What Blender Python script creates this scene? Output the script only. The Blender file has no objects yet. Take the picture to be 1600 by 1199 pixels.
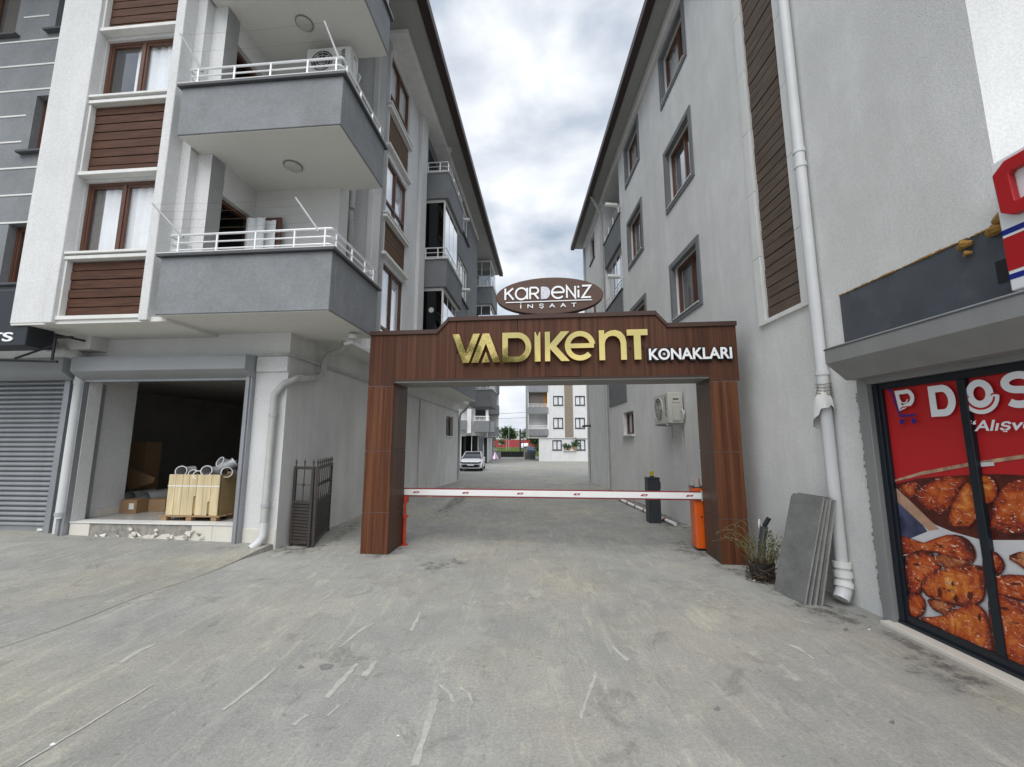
import bpy, bmesh, math, random
from mathutils import Vector, Matrix
R = math.radians
random.seed(7)
sc = bpy.context.scene
COL = sc.collection

# ------------------------------------------------------------------ camera, sky, sun, exposure
CAM_H, FPX = 1.8, 650.0
PITCH = math.atan(90.5 / FPX)
cam = bpy.data.cameras.new("camera")
cam.sensor_fit = 'HORIZONTAL'; cam.sensor_width = 36.0; cam.lens = FPX / 1600 * 36
cam.clip_start = 0.05; cam.clip_end = 3000
camo = bpy.data.objects.new("camera", cam); COL.objects.link(camo)
camo.location = (0, 0, CAM_H); camo.rotation_euler = (R(90) + PITCH, 0, 0)
sc.camera = camo

SUN_EL, SUN_AZ = R(54), R(190)          # azimuth clockwise from +Y: behind the camera
world = bpy.data.worlds.new("World"); sc.world = world; world.use_nodes = True
nt = world.node_tree; nt.nodes.clear()
def wn(t, **k):
    n = nt.nodes.new(t)
    for a, b in k.items(): setattr(n, a, b)
    return n
wo = wn('ShaderNodeOutputWorld'); bg = wn('ShaderNodeBackground'); bg.inputs[1].default_value = 0.10
sky = wn('ShaderNodeTexSky', sky_type='NISHITA', sun_disc=False, sun_elevation=SUN_EL, sun_rotation=SUN_AZ)
tc = wn('ShaderNodeTexCoord'); mp = wn('ShaderNodeMapping'); mp.inputs['Scale'].default_value = (1, 1, 2.2)
mp.inputs['Location'].default_value = (1.35, .4, .2)
n1 = wn('ShaderNodeTexNoise'); n1.inputs['Scale'].default_value = 2.3; n1.inputs['Detail'].default_value = 9; n1.inputs['Roughness'].default_value = .52; n1.inputs['Distortion'].default_value = .35
r1 = wn('ShaderNodeValToRGB'); r1.color_ramp.elements[0].position = .30; r1.color_ramp.elements[1].position = .60
r1.color_ramp.elements[0].color = (.62, .62, .62, 1); r1.color_ramp.elements[1].color = (1, 1, 1, 1)
n2 = wn('ShaderNodeTexNoise'); n2.inputs['Scale'].default_value = 3.6; n2.inputs['Detail'].default_value = 7; n2.inputs['Roughness'].default_value = .5; n2.inputs['Distortion'].default_value = .25
r2 = wn('ShaderNodeValToRGB'); r2.color_ramp.elements[0].position = .33; r2.color_ramp.elements[1].position = .66
r2.color_ramp.elements[0].color = (2.7, 3.2, 3.9, 1); r2.color_ramp.elements[1].color = (6.9, 7.05, 7.2, 1)
mx = wn('ShaderNodeMix', data_type='RGBA')
L = nt.links.new
L(tc.outputs['Generated'], mp.inputs['Vector']); L(mp.outputs[0], n1.inputs['Vector']); L(mp.outputs[0], n2.inputs['Vector'])
L(n1.outputs['Fac'], r1.inputs[0]); L(n2.outputs['Fac'], r2.inputs[0])
L(r1.outputs[0], mx.inputs[0]); L(sky.outputs[0], mx.inputs[6]); L(r2.outputs[0], mx.inputs[7])
L(mx.outputs[2], bg.inputs[0]); L(bg.outputs[0], wo.inputs[0])

sun = bpy.data.lights.new("sun", 'SUN'); sun.energy = 1.7; sun.angle = R(60); sun.color = (1, .98, .945)
suno = bpy.data.objects.new("sun", sun); COL.objects.link(suno)
sd = Vector((math.sin(SUN_AZ) * math.cos(SUN_EL), math.cos(SUN_AZ) * math.cos(SUN_EL), math.sin(SUN_EL)))
suno.rotation_euler = (-sd).to_track_quat('-Z', 'Y').to_euler(); suno.location = (0, -20, 40)

vs = sc.view_settings
vs.view_transform = 'Standard'; vs.look = 'None'; vs.gamma = 1; vs.use_curve_mapping = False; vs.exposure = 0.74
sc.render.engine = 'CYCLES'
sc.cycles.use_denoising = True
sc.cycles.max_bounces = 6; sc.cycles.diffuse_bounces = 3; sc.cycles.glossy_bounces = 3; sc.cycles.transparent_max_bounces = 16; sc.cycles.sample_clamp_indirect = 8

# ------------------------------------------------------------------ materials
MATS = {}
def mat(name, col, rough=.8, metal=0.0, var=.12, vscale=3.0, bump=0.0, bscale=60.0, spec=.4, stretch=(1, 1, 1), streak=0.0, streak_scale=(3, 3, .25), blotch=None, alpha=1, coat=0, hue2=None, detail=6, bdist=.01, grain=0.0, gscale=34):
    """Principled surface: base colour varied by noise, optional vertical streaks, fine bump."""
    if name in MATS: return MATS[name]
    m = bpy.data.materials.new(name); m.use_nodes = True; t = m.node_tree; N = t.nodes; K = t.links.new
    p = N['Principled BSDF']; p.inputs['Roughness'].default_value = rough; p.inputs['Metallic'].default_value = metal
    p.inputs['Specular IOR Level'].default_value = spec
    if coat: p.inputs['Coat Weight'].default_value = coat; p.inputs['Coat Roughness'].default_value = .08
    co = N.new('ShaderNodeTexCoord'); oi = None
    vec = co.outputs['Object']
    cur = None
    c4 = (*col, 1)
    if var > 0:
        mpn = N.new('ShaderNodeMapping'); mpn.inputs['Scale'].default_value = stretch; K(vec, mpn.inputs[0])
        no = N.new('ShaderNodeTexNoise'); no.inputs['Scale'].default_value = vscale; no.inputs['Detail'].default_value = detail; no.inputs['Roughness'].default_value = .62; K(mpn.outputs[0], no.inputs['Vector'])
        ra = N.new('ShaderNodeValToRGB'); ra.color_ramp.elements[0].position = .28; ra.color_ramp.elements[1].position = .72
        ra.color_ramp.elements[0].color = (*[max(0, c * (1 - var)) for c in col], 1)
        hi = hue2 if hue2 else [min(1, c * (1 + var)) for c in col]
        ra.color_ramp.elements[1].color = (*hi, 1); K(no.outputs['Fac'], ra.inputs[0]); cur = ra.outputs[0]
    if streak > 0:
        mp2 = N.new('ShaderNodeMapping'); mp2.inputs['Scale'].default_value = streak_scale; K(vec, mp2.inputs[0])
        n2_ = N.new('ShaderNodeTexNoise'); n2_.inputs['Scale'].default_value = 1.6; n2_.inputs['Detail'].default_value = 8; n2_.inputs['Roughness'].default_value = .65; K(mp2.outputs[0], n2_.inputs['Vector'])
        rb = N.new('ShaderNodeValToRGB'); rb.color_ramp.elements[0].position = .40; rb.color_ramp.elements[1].position = .62
        rb.color_ramp.elements[0].color = (1 - streak, 1 - streak, 1 - streak * 1.05, 1); rb.color_ramp.elements[1].color = (1, 1, 1, 1); K(n2_.outputs['Fac'], rb.inputs[0])
        mu = N.new('ShaderNodeMix'); mu.data_type = 'RGBA'; mu.blend_type = 'MULTIPLY'; mu.inputs[0].default_value = 1
        if cur: K(cur, mu.inputs[6])
        else: mu.inputs[6].default_value = c4
        K(rb.outputs[0], mu.inputs[7]); cur = mu.outputs[2]
    if blotch:
        n3 = N.new('ShaderNodeTexNoise'); n3.inputs['Scale'].default_value = blotch[1]; n3.inputs['Detail'].default_value = 7; n3.inputs['Roughness'].default_value = .7; K(vec, n3.inputs['Vector'])
        rc = N.new('ShaderNodeValToRGB'); rc.color_ramp.elements[0].position = blotch[2]; rc.color_ramp.elements[1].position = blotch[3]; K(n3.outputs['Fac'], rc.inputs[0])
        mu = N.new('ShaderNodeMix'); mu.data_type = 'RGBA'; K(rc.outputs[0], mu.inputs[0])
        if cur: K(cur, mu.inputs[6])
        else: mu.inputs[6].default_value = c4
        mu.inputs[7].default_value = (*blotch[0], 1); cur = mu.outputs[2]
    if grain > 0:
        ng = N.new('ShaderNodeTexNoise'); ng.inputs['Scale'].default_value = gscale; ng.inputs['Detail'].default_value = 5; ng.inputs['Roughness'].default_value = .8; K(vec, ng.inputs['Vector'])
        rg_ = N.new('ShaderNodeValToRGB'); rg_.color_ramp.elements[0].position = .40; rg_.color_ramp.elements[1].position = .58
        rg_.color_ramp.elements[0].color = (1 - grain,) * 3 + (1,); rg_.color_ramp.elements[1].color = (1 + grain * .6,) * 3 + (1,); K(ng.outputs['Fac'], rg_.inputs[0])
        mu = N.new('ShaderNodeMix'); mu.data_type = 'RGBA'; mu.blend_type = 'MULTIPLY'; mu.inputs[0].default_value = 1
        if cur: K(cur, mu.inputs[6])
        else: mu.inputs[6].default_value = c4
        K(rg_.outputs[0], mu.inputs[7]); cur = mu.outputs[2]
    if cur: K(cur, p.inputs['Base Color'])
    else: p.inputs['Base Color'].default_value = c4
    if bump > 0:
        nb = N.new('ShaderNodeTexNoise'); nb.inputs['Scale'].default_value = bscale; nb.inputs['Detail'].default_value = 4; K(vec, nb.inputs['Vector'])
        b = N.new('ShaderNodeBump'); b.inputs['Strength'].default_value = bump; b.inputs['Distance'].default_value = bdist; K(nb.outputs['Fac'], b.inputs['Height']); K(b.outputs[0], p.inputs['Normal'])
    MATS[name] = m
    return m

def cladding(name, cols, scale=(9, 9, .15), rough=.34):
    m = bpy.data.materials.new(name); m.use_nodes = True; t = m.node_tree; N = t.nodes; K = t.links.new
    p = N['Principled BSDF']; p.inputs['Roughness'].default_value = rough; p.inputs['Specular IOR Level'].default_value = .22
    co = N.new('ShaderNodeTexCoord'); mpn = N.new('ShaderNodeMapping'); mpn.inputs['Scale'].default_value = scale; K(co.outputs['Object'], mpn.inputs[0])
    no = N.new('ShaderNodeTexNoise'); no.inputs['Scale'].default_value = 1.5; no.inputs['Detail'].default_value = 5; no.inputs['Roughness'].default_value = .75; K(mpn.outputs[0], no.inputs['Vector'])
    ra = N.new('ShaderNodeValToRGB'); e = ra.color_ramp.elements; e[0].position = .38; e[0].color = (*cols[0], 1); e[1].position = .62; e[1].color = (*cols[2], 1)
    k = e.new(.5); k.color = (*cols[1], 1); K(no.outputs['Fac'], ra.inputs[0])
    mp2 = N.new('ShaderNodeMapping'); mp2.inputs['Scale'].default_value = (scale[0] * 9, scale[1] * 9, scale[2] * 3); K(co.outputs['Object'], mp2.inputs[0])
    n2_ = N.new('ShaderNodeTexNoise'); n2_.inputs['Scale'].default_value = 2; n2_.inputs['Detail'].default_value = 3; K(mp2.outputs[0], n2_.inputs['Vector'])
    rb = N.new('ShaderNodeValToRGB'); rb.color_ramp.elements[0].position = .3; rb.color_ramp.elements[0].color = (.62, .62, .62, 1); rb.color_ramp.elements[1].position = .6; K(n2_.outputs['Fac'], rb.inputs[0])
    mu = N.new('ShaderNodeMix'); mu.data_type = 'RGBA'; mu.blend_type = 'MULTIPLY'; mu.inputs[0].default_value = .7; K(ra.outputs[0], mu.inputs[6]); K(rb.outputs[0], mu.inputs[7]); K(mu.outputs[2], p.inputs['Base Color'])
    bu = N.new('ShaderNodeBump'); bu.inputs['Strength'].default_value = .12; bu.inputs['Distance'].default_value = .004; K(n2_.outputs['Fac'], bu.inputs['Height']); K(bu.outputs[0], p.inputs['Normal'])
    return m

def glass(name, tint=(1, 1, 1), refl=.10, rough=.02):
    m = bpy.data.materials.new(name); m.use_nodes = True; t = m.node_tree; N = t.nodes; K = t.links.new
    N.remove(N['Principled BSDF']); out = N['Material Output']
    tr = N.new('ShaderNodeBsdfTransparent'); tr.inputs[0].default_value = (*tint, 1)
    gl = N.new('ShaderNodeBsdfGlossy'); gl.inputs['Roughness'].default_value = rough; gl.inputs[0].default_value = (.95, .97, 1, 1)
    lf_ = N.new('ShaderNodeLayerWeight'); lf_.inputs[0].default_value = .5
    lw = N.new('ShaderNodeMath'); lw.operation = 'POWER'; lw.inputs[1].default_value = 3.2; K(lf_.outputs['Facing'], lw.inputs[0])
    ad = N.new('ShaderNodeMath'); ad.operation = 'ADD'; ad.use_clamp = True; ad.inputs[1].default_value = refl; K(lw.outputs[0], ad.inputs[0])
    mi = N.new('ShaderNodeMixShader'); K(ad.outputs[0], mi.inputs[0]); K(tr.outputs[0], mi.inputs[1]); K(gl.outputs[0], mi.inputs[2]); K(mi.outputs[0], out.inputs[0])
    return m

M = {}
M['white_plaster'] = mat('white_plaster', (.70, .705, .705), .92, var=.05, vscale=1.3, bump=.55, bscale=95, streak=.06, streak_scale=(1.6, 1.6, .4), spec=.2, grain=.09)
M['side_plaster'] = mat('side_plaster', (.735, .735, .72), .92, var=.08, vscale=.7, bump=.6, bscale=90, streak=.09, streak_scale=(1.5, 1.5, .35), spec=.2, grain=.075, blotch=((.64, .64, .625), 1.0, .48, .68))
M['lane_plaster'] = mat('lane_plaster', (.68, .675, .655), .92, var=.09, vscale=.8, bump=.4, bscale=70, streak=.11, streak_scale=(1.4, 1.4, .35), spec=.2, grain=.06)
M['soffit_paint'] = mat('soffit_paint', (.70, .695, .66), .9, var=.04, vscale=.8, bump=.15, bscale=60, spec=.2, grain=.04)
M['grey_plaster'] = mat('grey_plaster', (.250, .262, .275), .92, var=.10, vscale=2.2, bump=.6, bscale=95, streak=.08, streak_scale=(1.4, 1.4, .8), spec=.2, grain=.11, blotch=((.18, .188, .195), 1.7, .58, .78))
M['grey_dark_plaster'] = mat('grey_dark_plaster', (.20, .208, .216), .92, var=.1, vscale=2, bump=.5, bscale=90, streak=.06, streak_scale=(1.4, 1.4, .8), spec=.2, grain=.10)
M['loggia_plaster'] = mat('loggia_plaster', (.62, .62, .61), .92, var=.04, vscale=2, bump=.3, bscale=90, spec=.2, grain=.05)
M['trim_white'] = mat('trim_white', (.74, .74, .72), .75, var=.04, vscale=4, streak=.08)
M['coping'] = mat('coping', (.075, .08, .088), .55, var=.15, vscale=8)
M['coping_light'] = mat('coping_light', (.66, .66, .65), .5, var=.05)
M['plank'] = mat('plank', (.092, .040, .023), .62, var=.38, vscale=2.2, stretch=(1.2, 1.2, 14), bump=.25, bscale=40, streak=.25, streak_scale=(1.2, 1.2, 26), blotch=((.135, .068, .038), 1.3, .60, .80), spec=.25)
M['plank_weathered'] = mat('plank_weathered', (.135, .100, .078), .72, var=.30, vscale=2.2, stretch=(1.2, 1.2, 14), bump=.25, bscale=40, streak=.28, streak_scale=(1.2, 1.2, 26), spec=.25)
M['plank_tan'] = mat('plank_tan', (.125, .073, .040), .65, var=.3, vscale=2.2, stretch=(1.2, 1.2, 14), bump=.25, bscale=40, streak=.28, streak_scale=(1.2, 1.2, 26), spec=.25)
M['brown_upvc'] = mat('brown_upvc', (.11, .050, .032), .38, var=.15, vscale=3, stretch=(6, 6, 1))
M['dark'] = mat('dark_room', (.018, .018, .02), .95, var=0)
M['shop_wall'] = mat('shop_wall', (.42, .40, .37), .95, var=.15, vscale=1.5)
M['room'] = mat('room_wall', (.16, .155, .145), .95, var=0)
M['glass'] = glass('window_glass', refl=.035)
M['tint_glass'] = glass('tinted_glass', tint=(.06, .065, .075), refl=.05)
M['mirror_glass'] = glass('balcony_glass', tint=(.5, .53, .56), refl=.30)
M['curtain'] = mat('curtain', (.84, .86, .88), .95, var=.05, vscale=5)
M['curtain_dark'] = mat('curtain_dark', (.17, .155, .145), .95, var=.1, vscale=5)
M['rail'] = mat('rail_metal', (.78, .79, .80), .32, metal=.35, var=.03)
M['pvc'] = mat('pvc_pipe', (.66, .675, .68), .45, var=.05, vscale=3, streak=.10)
M['pvc_old'] = mat('pvc_old', (.52, .53, .51), .5, var=.10, vscale=5, streak=.2)
M['black_metal'] = mat('black_metal', (.018, .018, .02), .5, var=0)
M['iron'] = mat('brown_iron', (.050, .042, .037), .55, var=.2, vscale=14, bump=.1)
M['zinc'] = mat('shutter_metal', (.33, .345, .365), .38, metal=.35, var=.10, vscale=2.2, streak=.12)
M['zinc_box'] = mat('shutter_box_metal', (.32, .335, .345), .5, metal=.1, var=.07, vscale=1.4)
M['box_grey'] = mat('box_grey', (.27, .275, .275), .5, metal=.1, var=.07, vscale=1.6, streak=.08)
M['fascia_brown'] = mat('fascia_brown', (.035, .020, .016), .5, var=.1)
M['eave_soffit'] = mat('eave_soffit', (.36, .36, .345), .85, var=.06, vscale=1)
M['roof_tile'] = mat('roof_tile', (.16, .06, .04), .8, var=.2)
M['gate_clad'] = cladding('gate_cladding', ((.066, .023, .011), (.115, .042, .020), (.165, .066, .031)), rough=.5)
M['gate_beam'] = cladding('gate_beam_cladding', ((.060, .023, .013), (.088, .035, .019), (.116, .048, .026)), scale=(11, 11, .12), rough=.55)
M['gate_side'] = cladding('gate_side_cladding', ((.065, .034, .022), (.095, .050, .033), (.125, .066, .043)), scale=(9, 9, .12), rough=.45)
M['gate_trim'] = mat('gate_trim', (.055, .026, .018), .5, var=.1)
M['gate_under'] = mat('gate_under', (.24, .235, .22), .6, var=.1)
M['gold'] = mat('gold_letter', (1.0, .75, .27), .06, metal=1.0, var=.03, vscale=2, bump=.07, bscale=4, bdist=.02)
M['letter_white'] = mat('letter_white', (.85, .86, .88), .4, var=0)
M['letter_black'] = mat('letter_black', (.012, .012, .014), .4, var=0)
M['oval'] = mat('oval_panel', (.088, .047, .032), .55, var=.12, vscale=6, stretch=(1, 1, 6))
M['glitter'] = mat('glitter', (.60, .60, .68), .5, var=.35, vscale=40)
M['boom_white'] = mat('boom_white', (.83, .83, .82), .4, var=.03, vscale=5)
M['red'] = mat('sign_red', (.42, .012, .016), .35, var=.04)
M['boom_red'] = mat('boom_red', (.30, .018, .022), .45, var=.1)
M['orange'] = mat('orange_paint', (.72, .115, .012), .36, var=.07, vscale=3, coat=.3, streak=.1)
M['redpost'] = mat('red_post', (.45, .05, .022), .45, var=.15, vscale=6)
M['cabinet'] = mat('cabinet_grey', (.038, .044, .052), .45, var=.1, vscale=3)
M['yellow_lamp'] = mat('yellow_lamp', (.55, .42, .02), .25, var=0)
M['clear_lamp'] = mat('clear_lamp', (.45, .36, .34), .25, var=.1)
M['ac'] = mat('ac_casing', (.52, .515, .48), .5, var=.04, vscale=4, streak=.06)
M['ac_white'] = mat('ac_white', (.60, .61, .60), .5, var=.04)
M['ac_grille'] = mat('ac_grille', (.20, .20, .19), .5, var=.05)
M['slab'] = mat('stone_slab', (.165, .168, .163), .75, var=.22, vscale=4, bump=.3, bscale=30, blotch=((.24, .243, .235), 2.3, .52, .8), grain=.1)
M['slab_edge'] = mat('slab_edge', (.34, .335, .315), .85, var=.18, vscale=7, bump=.3, bscale=40)
M['crate'] = mat('crate_wood', (.66, .54, .33), .7, var=.16, vscale=2, stretch=(7, 7, .8), streak=.10, streak_scale=(9, 9, .8))
M['crate_side'] = mat('crate_side', (.34, .25, .12), .75, var=.2, vscale=3)
M['pallet'] = mat('pallet_wood', (.34, .22, .12), .8, var=.2, vscale=5, stretch=(1, 6, 6))
M['card'] = mat('cardboard', (.30, .185, .10), .85, var=.1, vscale=3)
M['paper'] = mat('paper', (.75, .75, .73), .8, var=.1, vscale=8)
M['tile_cream'] = mat('tile_cream', (.68, .65, .58), .45, var=.06, vscale=3)
M['tile_floor'] = mat('tile_floor', (.42, .42, .40), .28, var=.15, vscale=2)
M['rubble'] = mat('rubble', (.30, .285, .255), .95, var=.35, vscale=10, bump=.8, bscale=30)
M['plastic'] = mat('clear_wrap', (.40, .41, .42), .2, var=.2, vscale=14, coat=.4)
M['sign_dark'] = mat('sign_dark', (.022, .026, .032), .4, var=.1)
M['foam'] = mat('foam', (.36, .20, .05), .95, var=.35, vscale=20, bump=1, bscale=45, bdist=.03)
M['panel_grey'] = mat('panel_grey', (.075, .085, .10), .7, var=.16, vscale=2.4, blotch=((.12, .13, .145), 2, .52, .8), bump=.2)
M['shop_frame'] = mat('shop_frame', (.012, .017, .024), .35, var=.1, vscale=4)
M['blue'] = mat('sign_blue', (.012, .02, .22), .35, var=0)
M['navy'] = mat('navy_print', (.03, .02, .22), .35, var=0)
M['sign_white'] = mat('sign_white', (.78, .79, .80), .4, var=.02)
M['poster_red'] = mat('poster_red', (.52, .018, .022), .42, var=.05, vscale=1.5)
M['bag'] = mat('plastic_bag', (.80, .80, .78), .4, var=.05)
M['stem'] = mat('dry_stem', (.19, .16, .075), .9, var=.3, vscale=12)
M['root'] = mat('root', (.085, .058, .040), .95, var=.35, vscale=20)
M['weed'] = mat('weed_leaf', (.095, .105, .040), .8, var=.4, vscale=16)
M['leaf'] = mat('tree_leaf', (.045, .085, .028), .8, var=.45, vscale=1.1)
M['bark'] = mat('bark', (.12, .09, .07), .95, var=.2)
M['grass'] = mat('grass', (.12, .17, .05), .95, var=.3, vscale=1.5)
M['car_paint'] = mat('car_paint', (.80, .81, .82), .22, var=0, coat=.6)
M['car_blue'] = mat('car_blue', (.06, .085, .15), .3, var=0)
M['car_glass'] = mat('car_glass', (.015, .02, .024), .06, var=0, spec=.7)
M['tyre'] = mat('tyre', (.015, .015, .016), .8, var=0)
M['chrome'] = mat('chrome', (.6, .6, .62), .15, metal=1, var=0)
M['strip_stone'] = mat('strip_stone', (.26, .215, .17), .85, var=.15, vscale=4)
M['far_wall'] = mat('far_wall', (.62, .62, .60), .9, var=.05)
M['red_wall'] = mat('red_wall', (.36, .055, .06), .8, var=.1)
M['pole_grey'] = mat('pole_grey', (.42, .43, .44), .5, var=.05)
M['purple'] = mat('purple_cloth', (.42, .22, .40), .9, var=.2, vscale=9)
M['rod_blue'] = mat('rod_blue', (.055, .065, .085), .5, var=.15, vscale=8)

def concrete_ground():
    m = bpy.data.materials.new('concrete_ground'); m.use_nodes = True; t = m.node_tree; N = t.nodes; K = t.links.new
    p = N['Principled BSDF']; p.inputs['Roughness'].default_value = .86; p.inputs['Specular IOR Level'].default_value = .3
    co = N.new('ShaderNodeTexCoord')
    def noise(scale, detail=8, rough=.65, mapsc=None, rot=0, dist=0):
        v = co.outputs['Object']
        if mapsc:
            mm = N.new('ShaderNodeMapping'); mm.inputs['Scale'].default_value = mapsc; mm.inputs['Rotation'].default_value = (0, 0, rot); K(v, mm.inputs[0]); v = mm.outputs[0]
        n = N.new('ShaderNodeTexNoise'); n.inputs['Scale'].default_value = scale; n.inputs['Detail'].default_value = detail; n.inputs['Roughness'].default_value = rough; n.inputs['Distortion'].default_value = dist; K(v, n.inputs['Vector']); return n.outputs['Fac']
    def ramp(f, a, b, ca, cb):
        r = N.new('ShaderNodeValToRGB'); e = r.color_ramp.elements; e[0].position = a; e[1].position = b; e[0].color = (*ca, 1); e[1].color = (*cb, 1); K(f, r.inputs[0]); return r.outputs[0]
    def mix(f, a, b, mode='MIX'):
        x = N.new('ShaderNodeMix'); x.data_type = 'RGBA'; x.blend_type = mode
        if isinstance(f, float): x.inputs[0].default_value = f
        else: K(f, x.inputs[0])
        K(a, x.inputs[6]); K(b, x.inputs[7]); return x.outputs[2]
    base = ramp(noise(.5, 9, .6), .36, .64, (.275, .274, .260), (.345, .342, .322))
    warm = ramp(noise(.25, 5), .46, .60, (1, 1, 1), (1.0, .965, .88))
    c = mix(1.0, base, warm, 'MULTIPLY')
    blot = ramp(noise(1.3, 10, .72, None, 0, 1.2), .40, .60, (.84, .84, .84), (1.10, 1.10, 1.09))
    c = mix(.55, c, blot, 'MULTIPLY')
    scr = ramp(noise(2.0, 10, .74, (3.4, 1.0, 1), R(-52), .9), .54, .60, (1, 1, 1), (1.20, 1.19, 1.14))
    c = mix(.75, c, scr, 'MULTIPLY')
    scr2 = ramp(noise(1.1, 11, .76, (5.0, .6, 1), R(-28), .5), .55, .62, (1, 1, 1), (1.22, 1.21, 1.16))
    c = mix(.8, c, scr2, 'MULTIPLY')
    scr3 = ramp(noise(1.4, 11, .76, (4.5, .5, 1), R(8), .4), .38, .45, (.86, .86, .85), (1, 1, 1))
    c = mix(.6, c, scr3, 'MULTIPLY')
    dark = ramp(noise(2.4, 11, .78, None, 0, .8), .37, .44, (.74, .73, .71), (1, 1, 1))
    c = mix(.8, c, dark, 'MULTIPLY')
    spot = ramp(noise(11, 6, .7), .33, .37, (.66, .65, .64), (1, 1, 1))
    c = mix(.8, c, spot, 'MULTIPLY')
    grain = ramp(noise(42, 6, .85), .41, .59, (.74, .74, .74), (1.24, 1.24, 1.24))
    c = mix(.5, c, grain, 'MULTIPLY')
    fine = ramp(noise(130, 3, .8), .38, .62, (.80, .80, .80), (1.18, 1.18, 1.18))
    c = mix(.55, c, fine, 'MULTIPLY')
    K(c, p.inputs['Base Color'])
    b1 = N.new('ShaderNodeBump'); b1.inputs['Strength'].default_value = .5; b1.inputs['Distance'].default_value = .006; K(noise(60, 5, .7), b1.inputs['Height'])
    b2 = N.new('ShaderNodeBump'); b2.inputs['Strength'].default_value = .35; b2.inputs['Distance'].default_value = .03; K(noise(2.2, 7, .6), b2.inputs['Height']); K(b1.outputs[0], b2.inputs['Normal'])
    K(b2.outputs[0], p.inputs['Normal'])
    return m
M['concrete'] = concrete_ground()
M['scuff_plain'] = mat('joint_concrete', (.42, .415, .39), .9, var=.20, vscale=14, bump=.3)
def worn(name, col, scale, hard):
    m = mat(name, col, .9, var=.2, vscale=14, bump=.3); t = m.node_tree; N = t.nodes; K = t.links.new
    co = N.new('ShaderNodeTexCoord'); n = N.new('ShaderNodeTexNoise'); n.inputs['Scale'].default_value = scale; n.inputs['Detail'].default_value = 9; n.inputs['Roughness'].default_value = .75; K(co.outputs['Object'], n.inputs['Vector'])
    at = N.new('ShaderNodeAttribute'); at.attribute_name = 'fade'
    ad = N.new('ShaderNodeMath'); ad.operation = 'MULTIPLY_ADD'; ad.inputs[1].default_value = hard; K(at.outputs['Fac'], ad.inputs[0]); K(n.outputs['Fac'], ad.inputs[2])
    r = N.new('ShaderNodeMapRange'); r.interpolation_type = 'SMOOTHSTEP'; r.inputs[1].default_value = .55; r.inputs[2].default_value = .55 + (.10 if hard > .3 else .28); r.inputs[4].default_value = .9 if hard > .3 else .75; K(ad.outputs[0], r.inputs[0]); K(r.outputs[0], N['Principled BSDF'].inputs['Alpha'])
    return m
M['scuff'] = worn('scuff_concrete', (.44, .435, .40), 22, .42)
M['dark_patch'] = worn('dark_concrete', (.185, .18, .17), 6, .17)
M['pale'] = worn('pale_concrete', (.46, .445, .395), 5, .20)
M['stain'] = mat('stain_concrete', (.19, .185, .18), .9, var=.3, vscale=9, bump=.3)

def chicken(name, hi=(.50, .085, .010), mid=(.30, .028, .008), lo=(.05, .008, .006)):
    m = bpy.data.materials.new(name); m.use_nodes = True; t = m.node_tree; N = t.nodes; K = t.links.new
    p = N['Principled BSDF']; p.inputs['Roughness'].default_value = .42; co = N.new('ShaderNodeTexCoord')
    def nz(scale, dist, st=(1, 1, 1), det=8, ro=.7):
        mm = N.new('ShaderNodeMapping'); mm.inputs['Scale'].default_value = st; mm.inputs['Rotation'].default_value = (.5, 0, 0); K(co.outputs['Object'], mm.inputs[0]); n = N.new('ShaderNodeTexNoise'); n.inputs['Scale'].default_value = scale; n.inputs['Detail'].default_value = det; n.inputs['Roughness'].default_value = ro; n.inputs['Distortion'].default_value = dist; K(mm.outputs[0], n.inputs['Vector']); return n.outputs['Fac']
    def rp_(f, *stops):
        r = N.new('ShaderNodeValToRGB'); e = r.color_ramp.elements; e[0].position, e[0].color = stops[0][0], (*stops[0][1], 1); e[1].position, e[1].color = stops[-1][0], (*stops[-1][1], 1)
        for q_, c_ in stops[1:-1]: k = e.new(q_); k.color = (*c_, 1)
        K(f, r.inputs[0]); return r.outputs[0]
    def mx_(f, a_, b_):
        x = N.new('ShaderNodeMix'); x.data_type = 'RGBA'; K(f, x.inputs[0]); K(a_, x.inputs[6])
        if isinstance(b_, tuple): x.inputs[7].default_value = (*b_, 1)
        else: K(b_, x.inputs[7])
        return x.outputs[2]
    W_ = (1, 1, 1); B_ = (0, 0, 0)
    at = N.new('ShaderNodeAttribute'); at.attribute_name = 'fade'
    def ma(a_, k_, b_):
        x = N.new('ShaderNodeMath'); x.operation = 'MULTIPLY_ADD'; K(a_, x.inputs[0]); x.inputs[1].default_value = k_
        if isinstance(b_, float): x.inputs[2].default_value = b_
        else: K(b_, x.inputs[2])
        return x.outputs[0]
    drive = ma(nz(5.5, 1.8), 2.2, ma(at.outputs['Fac'], .55, -.86))
    c = rp_(drive, (.20, lo), (.44, mid), (.74, hi), (1.0, (hi[0] * 1.25, hi[1] * 2.0, hi[2] * 4)))
    c = mx_(rp_(nz(9, 1.5, (1, .8, 2.6), 6), (.60, B_), (.635, W_)), c, (.035, .007, .006))
    c = mx_(rp_(nz(10, 2.8, (1, 1, 2.0), 3), (.61, B_), (.66, W_)), c, (.88, .60, .46))
    K(c, p.inputs['Base Color']); return m
M['chicken'] = chicken('roast_print')
M['chicken_pale'] = chicken('roast_print_pale', hi=(.60, .15, .016), mid=(.42, .060, .010), lo=(.18, .022, .008))
M['chicken_dark'] = chicken('roast_print_dark', hi=(.42, .12, .03), mid=(.20, .028, .014), lo=(.02, .006, .008))
M['print_strip'] = mat('print_strip', (.45, .14, .05), .42, var=.7, vscale=9, hue2=(.75, .5, .35))
M['char_print'] = mat('char_print', (.09, .016, .010), .42, var=.5, vscale=9)
M['print_white'] = mat('print_white', (.66, .66, .70), .42, var=.10, vscale=3, hue2=(.74, .72, .72))
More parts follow.
